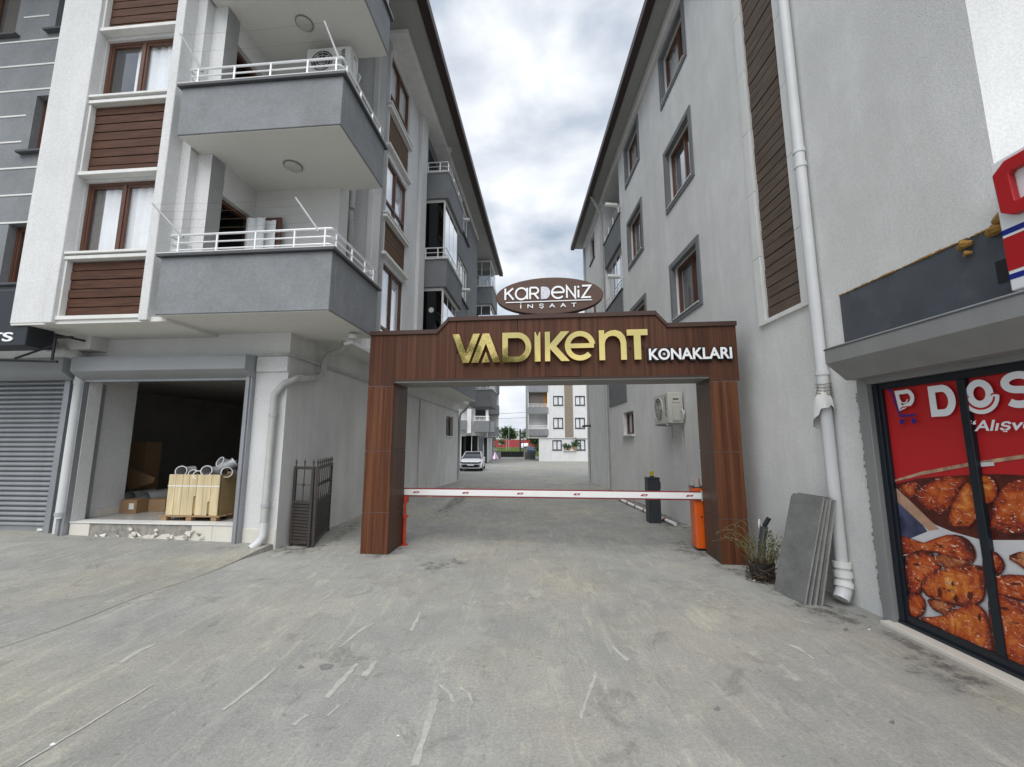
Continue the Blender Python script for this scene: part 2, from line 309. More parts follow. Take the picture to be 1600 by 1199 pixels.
M['print_blue'] = mat('print_blue', (.06, .065, .13), .42, var=.8, vscale=5)
M['print_wood'] = mat('print_wood', (.50, .30, .20), .42, var=.25, vscale=9)

# ------------------------------------------------------------------ mesh helpers
class MB:
    """collects shapes; build() links them as one mesh object"""
    def __init__(s, f=None): s.v = []; s.f = []; s.map = f or (lambda a, b, c: (a, b, c))
    def add(s, vs_, fs, raw=False):
        o = len(s.v); s.v += [tuple(p) if raw else tuple(s.map(*p)) for p in vs_]; s.f += [tuple(i + o for i in f) for f in fs]; return s
    def box(s, a0, a1, b0, b1, c0, c1):
        return s.add([(a, b, c) for c in (c0, c1) for b in (b0, b1) for a in (a0, a1)],
                     [(0, 2, 3, 1), (4, 5, 7, 6), (0, 1, 5, 4), (2, 6, 7, 3), (0, 4, 6, 2), (1, 3, 7, 5)])
    def prism(s, poly, c0, c1, ax=2):
        """poly in the two axes other than ax, extruded along ax"""
        def P(p, c): q = list(p); q.insert(ax, c); return q
        n = len(poly); return s.add([P(p, c0) for p in poly] + [P(p, c1) for p in poly],
            [tuple(range(n))[::-1], tuple(range(n, 2 * n))] + [(i, (i + 1) % n, n + (i + 1) % n, n + i) for i in range(n)])
    def quad(s, *p): return s.add(p, [tuple(range(len(p)))])
    def tube(s, path, r, n=8, caps=True, closed=False):
        pts = [Vector(s.map(*p)) for p in path]; k = len(pts); rr = r if isinstance(r, (list, tuple)) else [r] * k
        o = len(s.v); up = None
        for i, p in enumerate(pts):
            if closed: d = pts[(i + 1) % k] - pts[i - 1]
            else: d = (pts[min(i + 1, k - 1)] - pts[max(i - 1, 0)])
            d.normalize()
            if up is None:
                up = Vector((0, 0, 1)) if abs(d.z) < .9 else Vector((1, 0, 0))
            a = d.cross(up)
            if a.length < 1e-4: a = d.cross(Vector((0, 1, .3)))
            a.normalize(); b = a.cross(d).normalized(); up = b
            for j in range(n):
                t = 2 * math.pi * j / n; s.v.append(tuple(p + (a * math.cos(t) + b * math.sin(t)) * rr[i]))
        m_ = k if closed else k - 1
        for i in range(m_):
            for j in range(n):
                i2 = (i + 1) % k
                s.f.append((o + i * n + j, o + i * n + (j + 1) % n, o + i2 * n + (j + 1) % n, o + i2 * n + j))
        if caps and not closed: s.f.append(tuple(o + j for j in range(n))[::-1]); s.f.append(tuple(o + (k - 1) * n + j for j in range(n)))
        return s
    def disc(s, c, r, n, axis, h):
        """cylinder of radius r centred c, thickness h along the given axis"""
        vs_ = []
        for e in (-h / 2, h / 2):
            for j in range(n):
                t = 2 * math.pi * j / n; q = [math.cos(t) * r, math.sin(t) * r]; q.insert(axis, e); vs_.append([c[i] + q[i] for i in range(3)])
        return s.add(vs_, [tuple(range(n))[::-1], tuple(range(n, 2 * n))] + [(j, (j + 1) % n, n + (j + 1) % n, n + j) for j in range(n)])
    def build(s, name, m, parent=None, bevel=0, smooth=True, mods=None):
        me = bpy.data.meshes.new(name); me.from_pydata(s.v, [], s.f); me.update()
        bm = bmesh.new(); bm.from_mesh(me); bmesh.ops.recalc_face_normals(bm, faces=bm.faces); bm.to_mesh(me); bm.free()
        if smooth:
            me.polygons.foreach_set('use_smooth', [True] * len(me.polygons)); me.set_sharp_from_angle(angle=R(38))
        me.materials.append(m)
        o = bpy.data.objects.new(name, me); COL.objects.link(o)
        if parent: o.parent = parent
        if name in ('crown', 'foliage', 'root_tangle', 'stem', 'foam_seal', 'broken_plaster'): o['kind'] = 'stuff'   # too small to pick apart
        if bevel:
            b = o.modifiers.new('bevel', 'BEVEL'); b.width = bevel; b.segments = 2; b.limit_method = 'ANGLE'; b.angle_limit = R(50)
        return o

def thing(name, label, cat, loc=(0, 0, 0), rz=0, group=None):
    o = bpy.data.objects.new(name, None); COL.objects.link(o); o.location = loc; o.rotation_euler = (0, 0, rz)
    o['label'] = label; o['category'] = cat; o['kind'] = 'thing'; o.empty_display_size = .2
    if group: o['group'] = group
    return o
def tag(o, label, cat, group=None):
    o['label'] = label; o['category'] = cat; o['kind'] = 'thing'
    if group: o['group'] = group
    return o
def struct(o): o['kind'] = 'structure'; return o
def dup(o, parent=None, **k):
    c = o.copy(); COL.objects.link(c); c.parent = parent
    for ch in list(o.children): dup(ch, c)
    for a, b in k.items(): setattr(c, a, b)
    return c

# planes: map (u, z, d) -> point, d is depth INTO the wall (negative = proud)
def plane_front(y0): return lambda u, z, d: (u, y0 + d, z)           # faces -y, u along x
def plane_right(x0): return lambda u, z, d: (x0 - d, u, z)           # faces +x, u along y
def plane_left(x0): return lambda u, z, d: (x0 + d, u, z)            # faces -x, u along y

def wall(name, pl, u0, u1, z0, z1, holes, m, parent, reveal=.16, thick=None):
    """a wall sheet with rectangular openings and their reveals"""
    us = sorted({u0, u1} | {h[0] for h in holes} | {h[1] for h in holes}); zs = sorted({z0, z1} | {h[2] for h in holes} | {h[3] for h in holes})
    us = [u for u in us if u0 <= u <= u1]; zs = [z for z in zs if z0 <= z <= z1]
    mb = MB(pl)
    for i in range(len(us) - 1):
        for j in range(len(zs) - 1):
            cu, cz = (us[i] + us[i + 1]) / 2, (zs[j] + zs[j + 1]) / 2
            if any(h[0] < cu < h[1] and h[2] < cz < h[3] for h in holes): continue
            mb.quad((us[i], zs[j], 0), (us[i + 1], zs[j], 0), (us[i + 1], zs[j + 1], 0), (us[i], zs[j + 1], 0))
    for h in holes:
        r = h[4] if len(h) > 4 else reveal
        a, b, c, d = h[:4]
        for p, q in (((a, c), (b, c)), ((b, c), (b, d)), ((b, d), (a, d)), ((a, d), (a, c))):
            mb.quad((*p, 0), (*q, 0), (*q, r), (*p, r))
    if thick:
        mb.box(u0, u1, z0, z1, thick, thick + .02)
    return mb.build(name, m, parent, smooth=False)

def curtain_mesh(pl, u0, u1, z0, z1, d, amp=.018, n=None):
    mb = MB(pl); n = n or max(8, int((u1 - u0) / .035)); top = []; bot = []
    ph = random.random() * 6
    for i in range(n + 1):
        u = u0 + (u1 - u0) * i / n; e = d + amp * (math.sin(i * 1.35 + ph) + .5 * math.sin(i * .61 + ph * 2)); top.append((u, z1, e)); bot.append((u, z0, e * 1 + amp * .3 * math.sin(i * .9)))
    mb.add(top + bot, [(i, i + 1, n + 2 + i, n + 1 + i) for i in range(n)])
    return mb

def window(parent, pl, u0, u1, z0, z1, d=.13, mull=(.5,), transom=None, fm='brown_upvc', cur=None, sill='trim_white', surround=None, name='window', pane='glass', bar=.055, opened=None, room='room', sill_over=.05, sill_h=.05, sill_out=.06):
    """frame (the part) with panes, sill, surround, curtain and the dark room behind as sub-parts"""
    f = MB(pl); f.box(u0, u1, z0, z0 + bar, d, d + .07); f.box(u0, u1, z1 - bar, z1, d, d + .07); f.box(u0, u0 + bar, z0 + bar, z1 - bar, d + .001, d + .069); f.box(u1 - bar, u1, z0 + bar, z1 - bar, d + .001, d + .069)
    ed = [u0 + bar] + [u0 + (u1 - u0) * t for t in mull] + [u1 - bar]
    for t in mull: u = u0 + (u1 - u0) * t; f.box(u - bar * .55, u + bar * .55, z0 + bar, z1 - bar, d - .006, d + .066)
    if transom: f.box(u0 + bar, u1 - bar, z0 + transom - .03, z0 + transom + .03, d - .003, d + .063)
    # sash frames
    for i in range(len(ed) - 1):
        a = ed[i] + (.03 if i else 0); b = ed[i + 1] - (.03 if i < len(ed) - 2 else 0)
        s = .035
        for q in ((a, b, z0 + bar, z0 + bar + s), (a, b, z1 - bar - s, z1 - bar), (a, a + s, z0 + bar + s, z1 - bar - s), (b - s, b, z0 + bar + s, z1 - bar - s)):
            f.box(q[0], q[1], q[2], q[3], d + .012, d + .058)
    fo = f.build(name, M[fm], parent, smooth=False)
    for i in range(len(ed) - 1):
        MB(pl).box(ed[i] + .02, ed[i + 1] - .02, z0 + bar, z1 - bar, d + .034, d + .039).build('pane', M[pane], fo, smooth=False)
    if cur:
        for (a, b, cm) in cur:
            curtain_mesh(pl, u0 + (u1 - u0) * a, u0 + (u1 - u0) * b, z0 + .01, z1 - .06, d + .10).build('curtain', M[cm], fo)
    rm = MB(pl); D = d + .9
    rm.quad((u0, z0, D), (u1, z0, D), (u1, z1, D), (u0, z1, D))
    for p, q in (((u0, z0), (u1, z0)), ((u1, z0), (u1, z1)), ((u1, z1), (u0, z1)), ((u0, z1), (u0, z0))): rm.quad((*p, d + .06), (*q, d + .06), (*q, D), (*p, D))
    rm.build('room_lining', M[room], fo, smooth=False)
    if sill: MB(pl).box(u0 - sill_over, u1 + sill_over, z0 - sill_h, z0 - .002, -sill_out, d + .02).build('sill', M[sill], fo, bevel=.006)
    if surround:
        w, pr, sm = surround; s = MB(pl)
        s.box(u0 - w, u1 + w, z1 - .003, z1 + w, -pr, d * .6); s.box(u0 - w, u1 + w, z0 - w, z0 - .033, -pr, d * .6); s.box(u0 - w, u0 + .003, z0 - .033, z1 - .003, -pr + .001, d * .6); s.box(u1 - .003, u1 + w, z0 - .033, z1 - .003, -pr + .001, d * .6)
        s.build('surround', M[sm], fo, smooth=False)
    return fo

def planks(parent, pl, u0, u1, z0, z1, n, m, gap=.010, d=.03, th=.022, backing='dark'):
    """horizontal boards in a recess: backing is the part, each board a sub-part"""
    b = MB(pl).box(u0, u1, z0, z1, d + th, d + th + .02).build('plank_panel', M[backing], parent, smooth=False)
    h = (z1 - z0) / n
    for i in range(n):
        e = random.uniform(-.006, .006); s = random.uniform(-.003, .003)
        o = MB(pl).box(u0 + .002, u1 - .002, z0 + i * h + gap / 2 + s, z0 + (i + 1) * h - gap / 2 + s, d + e, d + th - .001).build('plank', M[m], b, bevel=.004)
    return b

def railing(parent, pts, m, heights=(.10, .22, .36), r=(.013, .013, .019), posts=None, base=0.0, name='railing', closed_r=True):
    """rails that follow pts at several heights (rounded corners), with posts as sub-parts"""
    mb = MB()
    def rounded(P, rad):
        out = [Vector(P[0])]
        for i in range(1, len(P) - 1):
            a, b, c = Vector(P[i - 1]), Vector(P[i]), Vector(P[i + 1]); u = (a - b).normalized(); v = (c - b).normalized()
            p0, p2 = b + u * rad, b + v * rad
            for k in range(6):
                t = k / 5; out.append((1 - t) ** 2 * p0 + 2 * t * (1 - t) * b + t * t * p2)
        out.append(Vector(P[-1])); return out
    for h, rr in zip(heights, r): mb.tube([(p.x, p.y, p.z + h) for p in rounded(pts, .10 if h < heights[-1] else .04)], rr, 8)
    o = mb.build(name, m, parent)
    for (x, y, z) in posts or ():
        p = MB(); p.tube([(x, y, z + base), (x, y, z + heights[-1] - .01)], .017, 8).disc((x, y, z + base + .012), .034, 10, 2, .02).build('rail_post', m, o)
    return o

# ------------------------------------------------------------------ measuring helper (same camera) and the ground profile
_c, _s = math.cos(PITCH), math.sin(PITCH)
def ray(x, y): u, v = x - 800, 599.5 - y; return (u, FPX * _c - v * _s, FPX * _s + v * _c)
def at_z(x, y, z=0.0): d = ray(x, y); t = (z - CAM_H) / d[2]; return Vector((d[0] * t, d[1] * t, z))
def at_x(x, y, X0): d = ray(x, y); t = X0 / d[0]; return Vector((X0, d[1] * t, CAM_H + d[2] * t))
def at_y(x, y, Y0): d = ray(x, y); t = Y0 / d[1]; return Vector((d[0] * t, Y0, CAM_H + d[2] * t))
def gz(y):
    P = [(-50, 0), (15, 0), (33, -.5), (56, -.82), (75, -1.0), (3000, -1.0)]
    for (a, za), (b, zb) in zip(P, P[1:]):
        if y <= b: return za + (zb - za) * max(0, (y - a)) / (b - a)
    return -1.0
def on_ground(x, y):
    d = ray(x, y); lo, hi = .1, 2500.0
    for _ in range(60):
        m_ = (lo + hi) / 2; t = m_ / d[1]; z = CAM_H + d[2] * t
        if z > gz(m_): lo = m_
        else: hi = m_
    t = lo / d[1]; return Vector((d[0] * t, lo, gz(lo)))

# ================================================================== GROUND
g = MB()
ys = [-40, -10, 0, 4, 8, 12, 15, 20, 26, 33, 40, 48, 56, 66, 75, 110, 200, 500, 1500]; xs = [-900, -100, -30, -12, -6, 0, 6, 12, 30, 100, 900]
g.add([(x, y, gz(y)) for y in ys for x in xs], [(j * len(xs) + i, j * len(xs) + i + 1, (j + 1) * len(xs) + i + 1, (j + 1) * len(xs) + i) for j in range(len(ys) - 1) for i in range(len(xs) - 1)])
ground = struct(g.build('ground', M['concrete']))
LO = Vector((-3.99, 7.32, 0)); LR = -R(5)
def l2w(x, y): return Vector((LO.x + x * math.cos(LR) - y * math.sin(LR), LO.y + x * math.sin(LR) + y * math.cos(LR)))
def apz(x, y):
    t = min(1, max(0, (y + 3.6) / 3.4)); t = t * t * (3 - 2 * t) * .5 + t * .5
    f = 1 - (1 - min(1, max(0, -x - .05) / 1.1)) * (1 - min(1, max(0, (y + .75) / .6)))
    return .005 + (.085 + .020 * min(6, -x)) * t * f
ap = MB(); nx, ny = 24, 14; X0, X1, Y0, Y1 = -14.0, -.04, -3.6, .5
def edge(t): return -.04 - .16 * t + .03 * math.sin(t * 17)                # slightly ragged kerb edge
gv = []
for j in range(ny + 1):
    y = Y0 + (Y1 - Y0) * j / ny
    for i in range(nx + 1):
        e = edge(1 - j / ny); x = X0 + (e - X0) * (i / nx) ** .6; gv.append((x, y, apz(x, y)))
W = nx + 1
ap.add(gv, [(j * W + i, j * W + i + 1, (j + 1) * W + i + 1, (j + 1) * W + i) for j in range(ny) for i in range(nx)])
ev = [gv[j * W + nx] for j in range(ny + 1)]
ap.add(ev + [(p[0] + .012, p[1], -.05) for p in ev], [(j, j + 1, ny + 2 + j, ny + 1 + j) for j in range(ny)])
apo = struct(ap.build('pavement', M['concrete'])); apo.location = LO; apo.rotation_euler = (0, 0, LR)

# scuffs, stains and darker patches that have a shape of their own on the concrete: thin sheets 3 mm up
def patch(name, m, p, z=.0035, jit=.18):
    """p: pixel outline of a mark on the flat ground"""
    P = [at_z(x, y, 0) for x, y in p]
    c = sum(P, Vector()) / len(P); out = []
    for i in range(len(P)):
        a, b = P[i], P[(i + 1) % len(P)]; L_ = (b - a).length; n = max(1, int(L_ / .05))
        for k in range(n):
            q = a.lerp(b, k / n); d = (q - c); q = q + Vector((random.gauss(0, 1), random.gauss(0, 1), 0)) * .005; out.append((q.x, q.y, z))
    n = len(out); ctr = (c.x, c.y, z)
    if name == 'scuff_mark': # long thin mark: fade towards the rim only
        rings = [(1.0, 0.0), (.55, 1.0)]
    else: rings = [(1.0, 0.0), (.72, .45), (.4, .9)]
    vs_ = [(c.x + (p[0] - c.x) * k, c.y + (p[1] - c.y) * k, z) for k, _ in rings for p in out] + [ctr]; fade = [f for _, f in rings for _p in out] + [1.0]; fs = []
    if name == 'scuff_mark':
        A_ = Vector(out[0]); ds = [(Vector(p) - c).length for p in out]; 
        # inner ring pulled to the mark's own spine instead of its centre
        half = n // 2
        for i in range(n): q_ = (Vector(out[i]) + Vector(out[(n - i) % n])) / 2; w_ = Vector(out[i]).lerp(q_, .6); vs_[n + i] = (w_.x, w_.y, z)
        fade[n] = fade[n + half] = .2
    for r_ in range(len(rings) - 1): fs += [(r_ * n + i, r_ * n + (i + 1) % n, r_ * n + n + (i + 1) % n, r_ * n + n + i) for i in range(n)]
    k_ = (len(rings) - 1) * n
    if name == 'scuff_mark': fs += [(k_ + i, k_ + i + 1, k_ + n - i - 1, k_ + (n - i) % n) for i in range(0, n // 2)]
    else: fs += [(k_ + i, k_ + (i + 1) % n, len(vs_) - 1) for i in range(n)]
    fs = [tuple(dict.fromkeys(f)) for f in fs]; fs = [f for f in fs if len(f) > 2]
    ob = MB().add(vs_, fs).build(name, m, ground, smooth=False)
    at = ob.data.attributes.new('fade', 'FLOAT', 'POINT'); at.data.foreach_set('value', fade)
    return ob
zz = .003
for p in ([(640, 1199), (652, 1165), (665, 1125), (680, 1092), (686, 1095), (676, 1130), (664, 1165), (655, 1199)],
          [(506, 1090), (530, 1062), (556, 1035), (561, 1038), (540, 1065), (512, 1093)], [(562, 1058), (585, 1032), (592, 1034), (575, 1058)],
          [(455, 1133), (478, 1115), (483, 1118), (462, 1135)], [(507, 1120), (530, 1100), (532, 1104), (512, 1121)],
          [(686, 1068), (702, 1080), (712, 1098), (706, 1100), (698, 1084), (684, 1071)], [(720, 1072), (734, 1085), (742, 1100), (737, 1103), (731, 1089), (718, 1076)],
          [(528, 1012), (560, 985), (588, 970), (586, 974), (560, 990), (532, 1013)], [(905, 1125), (915, 1085), (930, 1050), (935, 1052), (922, 1090), (909, 1126)],
          [(955, 1006), (968, 1018), (985, 1032), (980, 1034), (966, 1024)], [(640, 985), (655, 955), (658, 957), (646, 987)], [(495, 940), (520, 925), (522, 927), (500, 941)],
          [(1215, 1002), (1250, 1012), (1275, 1030), (1270, 1031), (1248, 1017)], [(185, 1035), (215, 1015), (250, 1005), (220, 1020), (190, 1038)], [(345, 1110), (390, 1075), (432, 1042), (433, 1045), (395, 1079), (350, 1112)]):
    zz += .00005; patch('scuff_mark', M['scuff'], p, zz)
for p in ([(498, 1041), (508, 1037), (520, 1040), (516, 1045), (503, 1047)], [(464, 1042), (472, 1039), (476, 1043), (468, 1045)], [(1115, 1107), (1122, 1104), (1126, 1110), (1118, 1112)], [(1390, 1128), (1396, 1125), (1399, 1130), (1392, 1131)], [(1318, 983), (1324, 981), (1326, 986), (1319, 987)]):
    zz += .00005; patch('stain', M['stain'], p, zz)
for p in ([(1390, 1010), (1470, 1015), (1540, 1060), (1570, 1100), (1500, 1100), (1420, 1060)], [(500, 856), (530, 828), (566, 806), (566, 822), (540, 840), (515, 858)], [(640, 830), (690, 790), (735, 752), (760, 752), (730, 790), (690, 815)], [(1200, 930), (1280, 945), (1340, 955), (1390, 985), (1330, 990), (1250, 965)], [(1040, 835), (1100, 850), (1130, 880), (1090, 880), (1040, 860)], [(640, 880), (720, 868), (760, 880), (700, 893), (650, 895)], [(1000, 800), (1040, 805), (1075, 825), (1050, 830), (1010, 815)], [(940, 762), (975, 772), (1060, 812), (1120, 838), (1112, 846), (1050, 822), (970, 782)], [(1150, 885), (1215, 905), (1290, 948), (1370, 968), (1362, 985), (1280, 966), (1200, 930)], [(555, 870), (605, 862), (640, 850), (650, 858), (612, 874), (560, 880)], [(1100, 868), (1140, 888), (1190, 895), (1180, 908), (1135, 898), (1100, 880)], [(380, 856), (430, 852), (470, 858), (520, 850), (505, 866), (440, 872)], [(1330, 965), (1400, 985), (1500, 1040), (1600, 1090), (1600, 1110), (1490, 1060), (1390, 1005)]):
    zz += .00005; patch('dark_patch', M['dark_patch'], p, zz)  # wear, wall-base dirt, and darker ground at arch-leg and slab feet
for p in ([(735, 930), (790, 915), (850, 922), (860, 965), (800, 985), (745, 970)], [(560, 905), (640, 885), (690, 895), (640, 915), (570, 925)], [(1010, 900), (1110, 890), (1180, 925), (1200, 990), (1100, 960), (1030, 930)], [(150, 950), (260, 900), (330, 890), (280, 930), (190, 970)], [(710, 1010), (790, 990), (830, 1010), (760, 1050)], [(1130, 1000), (1250, 1010), (1330, 1070), (1250, 1090), (1160, 1050)]):
    zz += .00005; patch('pale_patch', M['pale'], p, zz)
# saw-cut joint along the driveway apron
for (a, b) in (((28, 1199), (240, 1070)),):
    A, B = at_z(*a), at_z(*b); d = (B - A).normalized(); n = Vector((-d.y, d.x, 0)) * .009; pts = []
    K_ = 14
    for s in (1, -1):
        seq = range(K_ + 1) if s == 1 else range(K_, -1, -1)
        for k in seq: q = A.lerp(B, k / K_) + n * s * random.uniform(.4, 1.5); pts.append((q.x, q.y, .0046))
    MB().add(pts, [tuple(range(len(pts)))]).build('joint', M['scuff_plain'], ground, smooth=False)

# ================================================================== LEFT APARTMENT BUILDING
LB = thing('apartment_building', 'white and grey apartment building with wood panels, corner balconies and an open shop', 'building', LO, LR)
FY = -1.05
# --- ground floor
pf = plane_front(0.0)
wall('ground_wall', pf, -4.2, 0, -.05, 3.78, [(-3.86, -.72, -.05, 2.92, .22), ], M['white_plaster'], LB)
pr = plane_right(0.0)
wall('side_wall', pr, 0, 14.3, -.6, 3.79, [(11.62, 12.98, 2.05, 2.95)], M['lane_plaster'], LB)
MB().box(-4.2, -.001, 14.28, 14.3, -.6, 3.79).build('end_wall', M['lane_plaster'], LB)
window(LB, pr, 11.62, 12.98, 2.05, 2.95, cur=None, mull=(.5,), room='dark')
MB().box(-.585, .004, -.045, .03, 3.03, 3.31).build('pillar_cap', M['white_plaster'], LB, bevel=.01)
MB().box(-.60, -.012, -.012, .02, .06, .33).build('plinth_tile', M['tile_cream'], LB, bevel=.004)
# shop interior
it = MB()
it.quad((-7.2, .22, .38), (-.5, .22, .38), (-.5, 9, .38), (-7.2, 9, .38))
it.build('shop_floor', M['tile_floor'], LB, smooth=False)
ii = MB(); ii.quad((-7.2, 9, .3), (-.5, 9, .3), (-.5, 9, 3.3), (-7.2, 9, 3.3)); ii.quad((-.5, .22, .3), (-.5, 9, .3), (-.5, 9, 3.3), (-.5, .22, 3.3)); ii.quad((-7.2, 1.6, .3), (-7.2, 9, .3), (-7.2, 9, 3.3), (-7.2, 1.6, 3.3)); ii.quad((-7.2, .22, 3.2), (-.5, .22, 3.2), (-.5, 9, 3.2), (-7.2, 9, 3.2))
ii.build('shop_lining', M['shop_wall'], LB, smooth=False)
MB().box(-7.2, -4.02, .22, 1.05, .2, 3.2).build('shop_return_wall', M['white_plaster'], LB)
MB().box(-4.03, -3.97, .55, 1.05, .38, .50).build('skirting', M['tile_cream'], LB, bevel=.004)
# step with broken cream tiles
MB().box(-3.86, -.76, -.001, .25, -.02, .372).build('shop_step', M['rubble'], LB)
for i in range(8):
    x0 = -3.85 + i * .386; h = .365 if i in (0, 6, 7) else random.uniform(.11, .22)
    MB().prism([(x0 + .003, .02), (x0 + .383, .02), (x0 + .383, h + random.uniform(-.06, .02) if i not in (0, 6, 7) else h), (x0 + .24, h + (random.uniform(-.07, .04) if i not in (0, 6, 7) else 0)), (x0 + .11, h - (random.uniform(0, .07) if i not in (0, 6, 7) else 0)), (x0 + .003, h)], -.016, -.002, ax=1).build('tile', M['tile_cream'], LB)
MB().box(-3.86, -.76, -.03, .24, .373, .39).build('threshold', M['trim_white'], LB, bevel=.003)
for i in range(26):     # broken bits lying on the damaged step
    x = random.uniform(-3.4, -1.3); s = random.uniform(.03, .075); z0 = random.uniform(.12, .30)
    pts = [(x + random.uniform(-s, s), -.03 + random.uniform(-.03, .0), z0 + random.uniform(-s, s) * .7) for _ in range(7)]
    bm = bmesh.new(); [bm.verts.new(p) for p in pts]; bmesh.ops.convex_hull(bm, input=bm.verts)
    me = bpy.data.meshes.new('broken_tile'); bm.to_mesh(me); bm.free(); me.materials.append(M['tile_cream'] if i % 3 else M['rubble'])
    o = bpy.data.objects.new('broken_tile', me); COL.objects.link(o); o.parent = LB
# door frame posts and the rolled-up shutter box of the open shop
fr = MB(); fr.box(-4.02, -3.87, -.10, .02, .10, 2.95); fr.box(-.72, -.60, -.10, .02, .06, 2.95); fr.box(-3.87, -.72, -.09, .02, 2.88, 2.96)
fr.box(-3.99, -3.93, -.13, -.10, .12, 2.95); fr.box(-.69, -.63, -.13, -.10, .08, 2.95)
fr.build('shutter_guide', M['zinc'], LB, bevel=.006)
ib = MB(); ib.box(-4.02, -3.985, .30, .40, .38, 2.88); ib.build('inner_guide', M['zinc_box'], LB, bevel=.006)
def shutter_box(parent, x0, x1, z0, z1, y, m):
    b = MB(); P = [(y, z1), (0, z1), (0, z0 - .12), (y + .17, z0 - .12), (y, z0)]
    b.prism([(p[0], p[1]) for p in P], x0, x1, ax=0)
    b.box(x0 + .004, x1 - .004, y - .006, y + .02, z1 - .035, z1 - .025)
    return b.build('shutter_box', M[m], parent, bevel=.008)
shutter_box(LB, -3.94, -.60, 3.05, 3.31, -.30, 'zinc_box')
# --- upper floors, front bay with columns and plank panels
pb = plane_front(-.93)
wz = [(4.92, 6.26), (7.82, 9.06), (10.80, 12.1)]
wall('bay_wall', pb, -3.36, -1.80, 3.72, 12.4, [(-3.352, -1.81, a, b) for a, b in wz], M['white_plaster'], LB)
for (x0, x1, y) in ((-4.20, -3.55, FY), (-3.55, -3.36, FY - .055), (-1.85, -1.69, FY - .055)):
    MB().box(x0, x1, y, -.2, 3.70 + (.02 if y == FY else 0), 12.4).build('column', M['white_plaster'], LB, bevel=.012)
k = 0
for (a, b, n) in ((3.83, 4.78, 6), (6.38, 7.66, 8), (9.20, 10.64, 9)):
    planks(LB, pb, -3.318, -1.855, a, b, n, 'plank', d=-.035, gap=.016)
    t = MB(); t.box(-3.36, -1.85, FY - .02, -.93, a - .075, a - .01); t.box(-3.36, -1.85, FY - .02, -.93, b + .008, b + .07); t.box(-3.359, -3.322, FY - .0, -.93, a - .01, b + .008); t.build('panel_trim', M['trim_white'], LB, bevel=.006)
for i, (a, b) in enumerate(wz):
    window(LB, pb, -3.352, -1.81, a, b, d=.05, mull=(.46,), cur=[(.30, .44, 'curtain'), (.47, 1, 'curtain')] if i else [(.0, .16, 'curtain_dark'), (.17, .46, 'curtain'), (.47, 1, 'curtain')], sill_over=.0, sill_out=.16, sill_h=.045)
# wall strip right of the bay, loggia walls
MB().box(-1.69, -1.25, -.70, -.4, 3.80, 12.4).build('wall_strip', M['white_plaster'], LB)
MB().box(-1.69, -1.52, -.86, -.701, 3.73, 12.4).build('wall_rib', M['white_plaster'], LB)
lev = [3.75, 6.84, 9.86]; ptop = [4.70, 7.72, 10.75]
holes = [(-.40, .43, lev[i] + .1, z) for i, z in enumerate((6.24, 9.36, 12.3))]
wall('loggia_side_wall', plane_right(-1.25), -.70, .44, 3.80, 12.4, holes, M['loggia_plaster'], LB, reveal=.2)
for i, h in enumerate(holes):
    d = MB(plane_right(-1.25)); d.box(h[0], h[0] + .07, h[2], h[3], .10, .18); d.box(h[1] - .06, h[1], h[2], h[3], .10, .18); d.box(h[0] + .07, h[1] - .06, h[3] - .07, h[3], .10, .18)
    do = d.build('door_frame', M['brown_upvc'], LB)
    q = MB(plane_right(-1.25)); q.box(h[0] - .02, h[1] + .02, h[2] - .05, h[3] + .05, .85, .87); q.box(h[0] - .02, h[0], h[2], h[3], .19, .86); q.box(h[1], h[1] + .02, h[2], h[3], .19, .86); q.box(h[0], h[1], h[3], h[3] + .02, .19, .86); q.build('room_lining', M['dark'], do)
MB().box(-1.25, .52, .44, .80, 3.80, 12.4).build('loggia_back_wall', M['loggia_plaster'], LB)
# glazed door standing half open with a net curtain, first floor
dl = MB(); dl.box(-1.05, -.58, .30, .34, 4.0, 6.18); dob = dl.build('balcony_door', M['brown_upvc'], LB, bevel=.006)
curtain_mesh(plane_front(.27), -1.0, -.66, 4.1, 6.1, .0, amp=.012).build('curtain', M['curtain'], dob)
curtain_mesh(plane_front(.18), -1.22, -.80, 4.0, 6.12, .0, amp=.02).build('curtain', M['curtain'], dob)
MB().box(-.9, .60, 2.2, 2.5, 3.80, 12.4).build('return_wall', M['white_plaster'], LB)
MB().box(.28, .42, 2.17, 2.21, 3.84, 12.4).build('pilaster_strip', M['trim_white'], LB)
MB().box(-4.19, -1.42, FY + .01, -.003, 3.692, 3.77).build('soffit', M['soffit_paint'], LB)
MB().box(-.05, .599, .52, 13.4, 3.79, 3.85).build('soffit', M['soffit_paint'], LB)
MB().box(-12, -.75, 1.2, 13.2, 3.87, 12.3).build('filler_block', M['dark'], LB)  # unseen dark box added inside the upper floors to stop light leaks
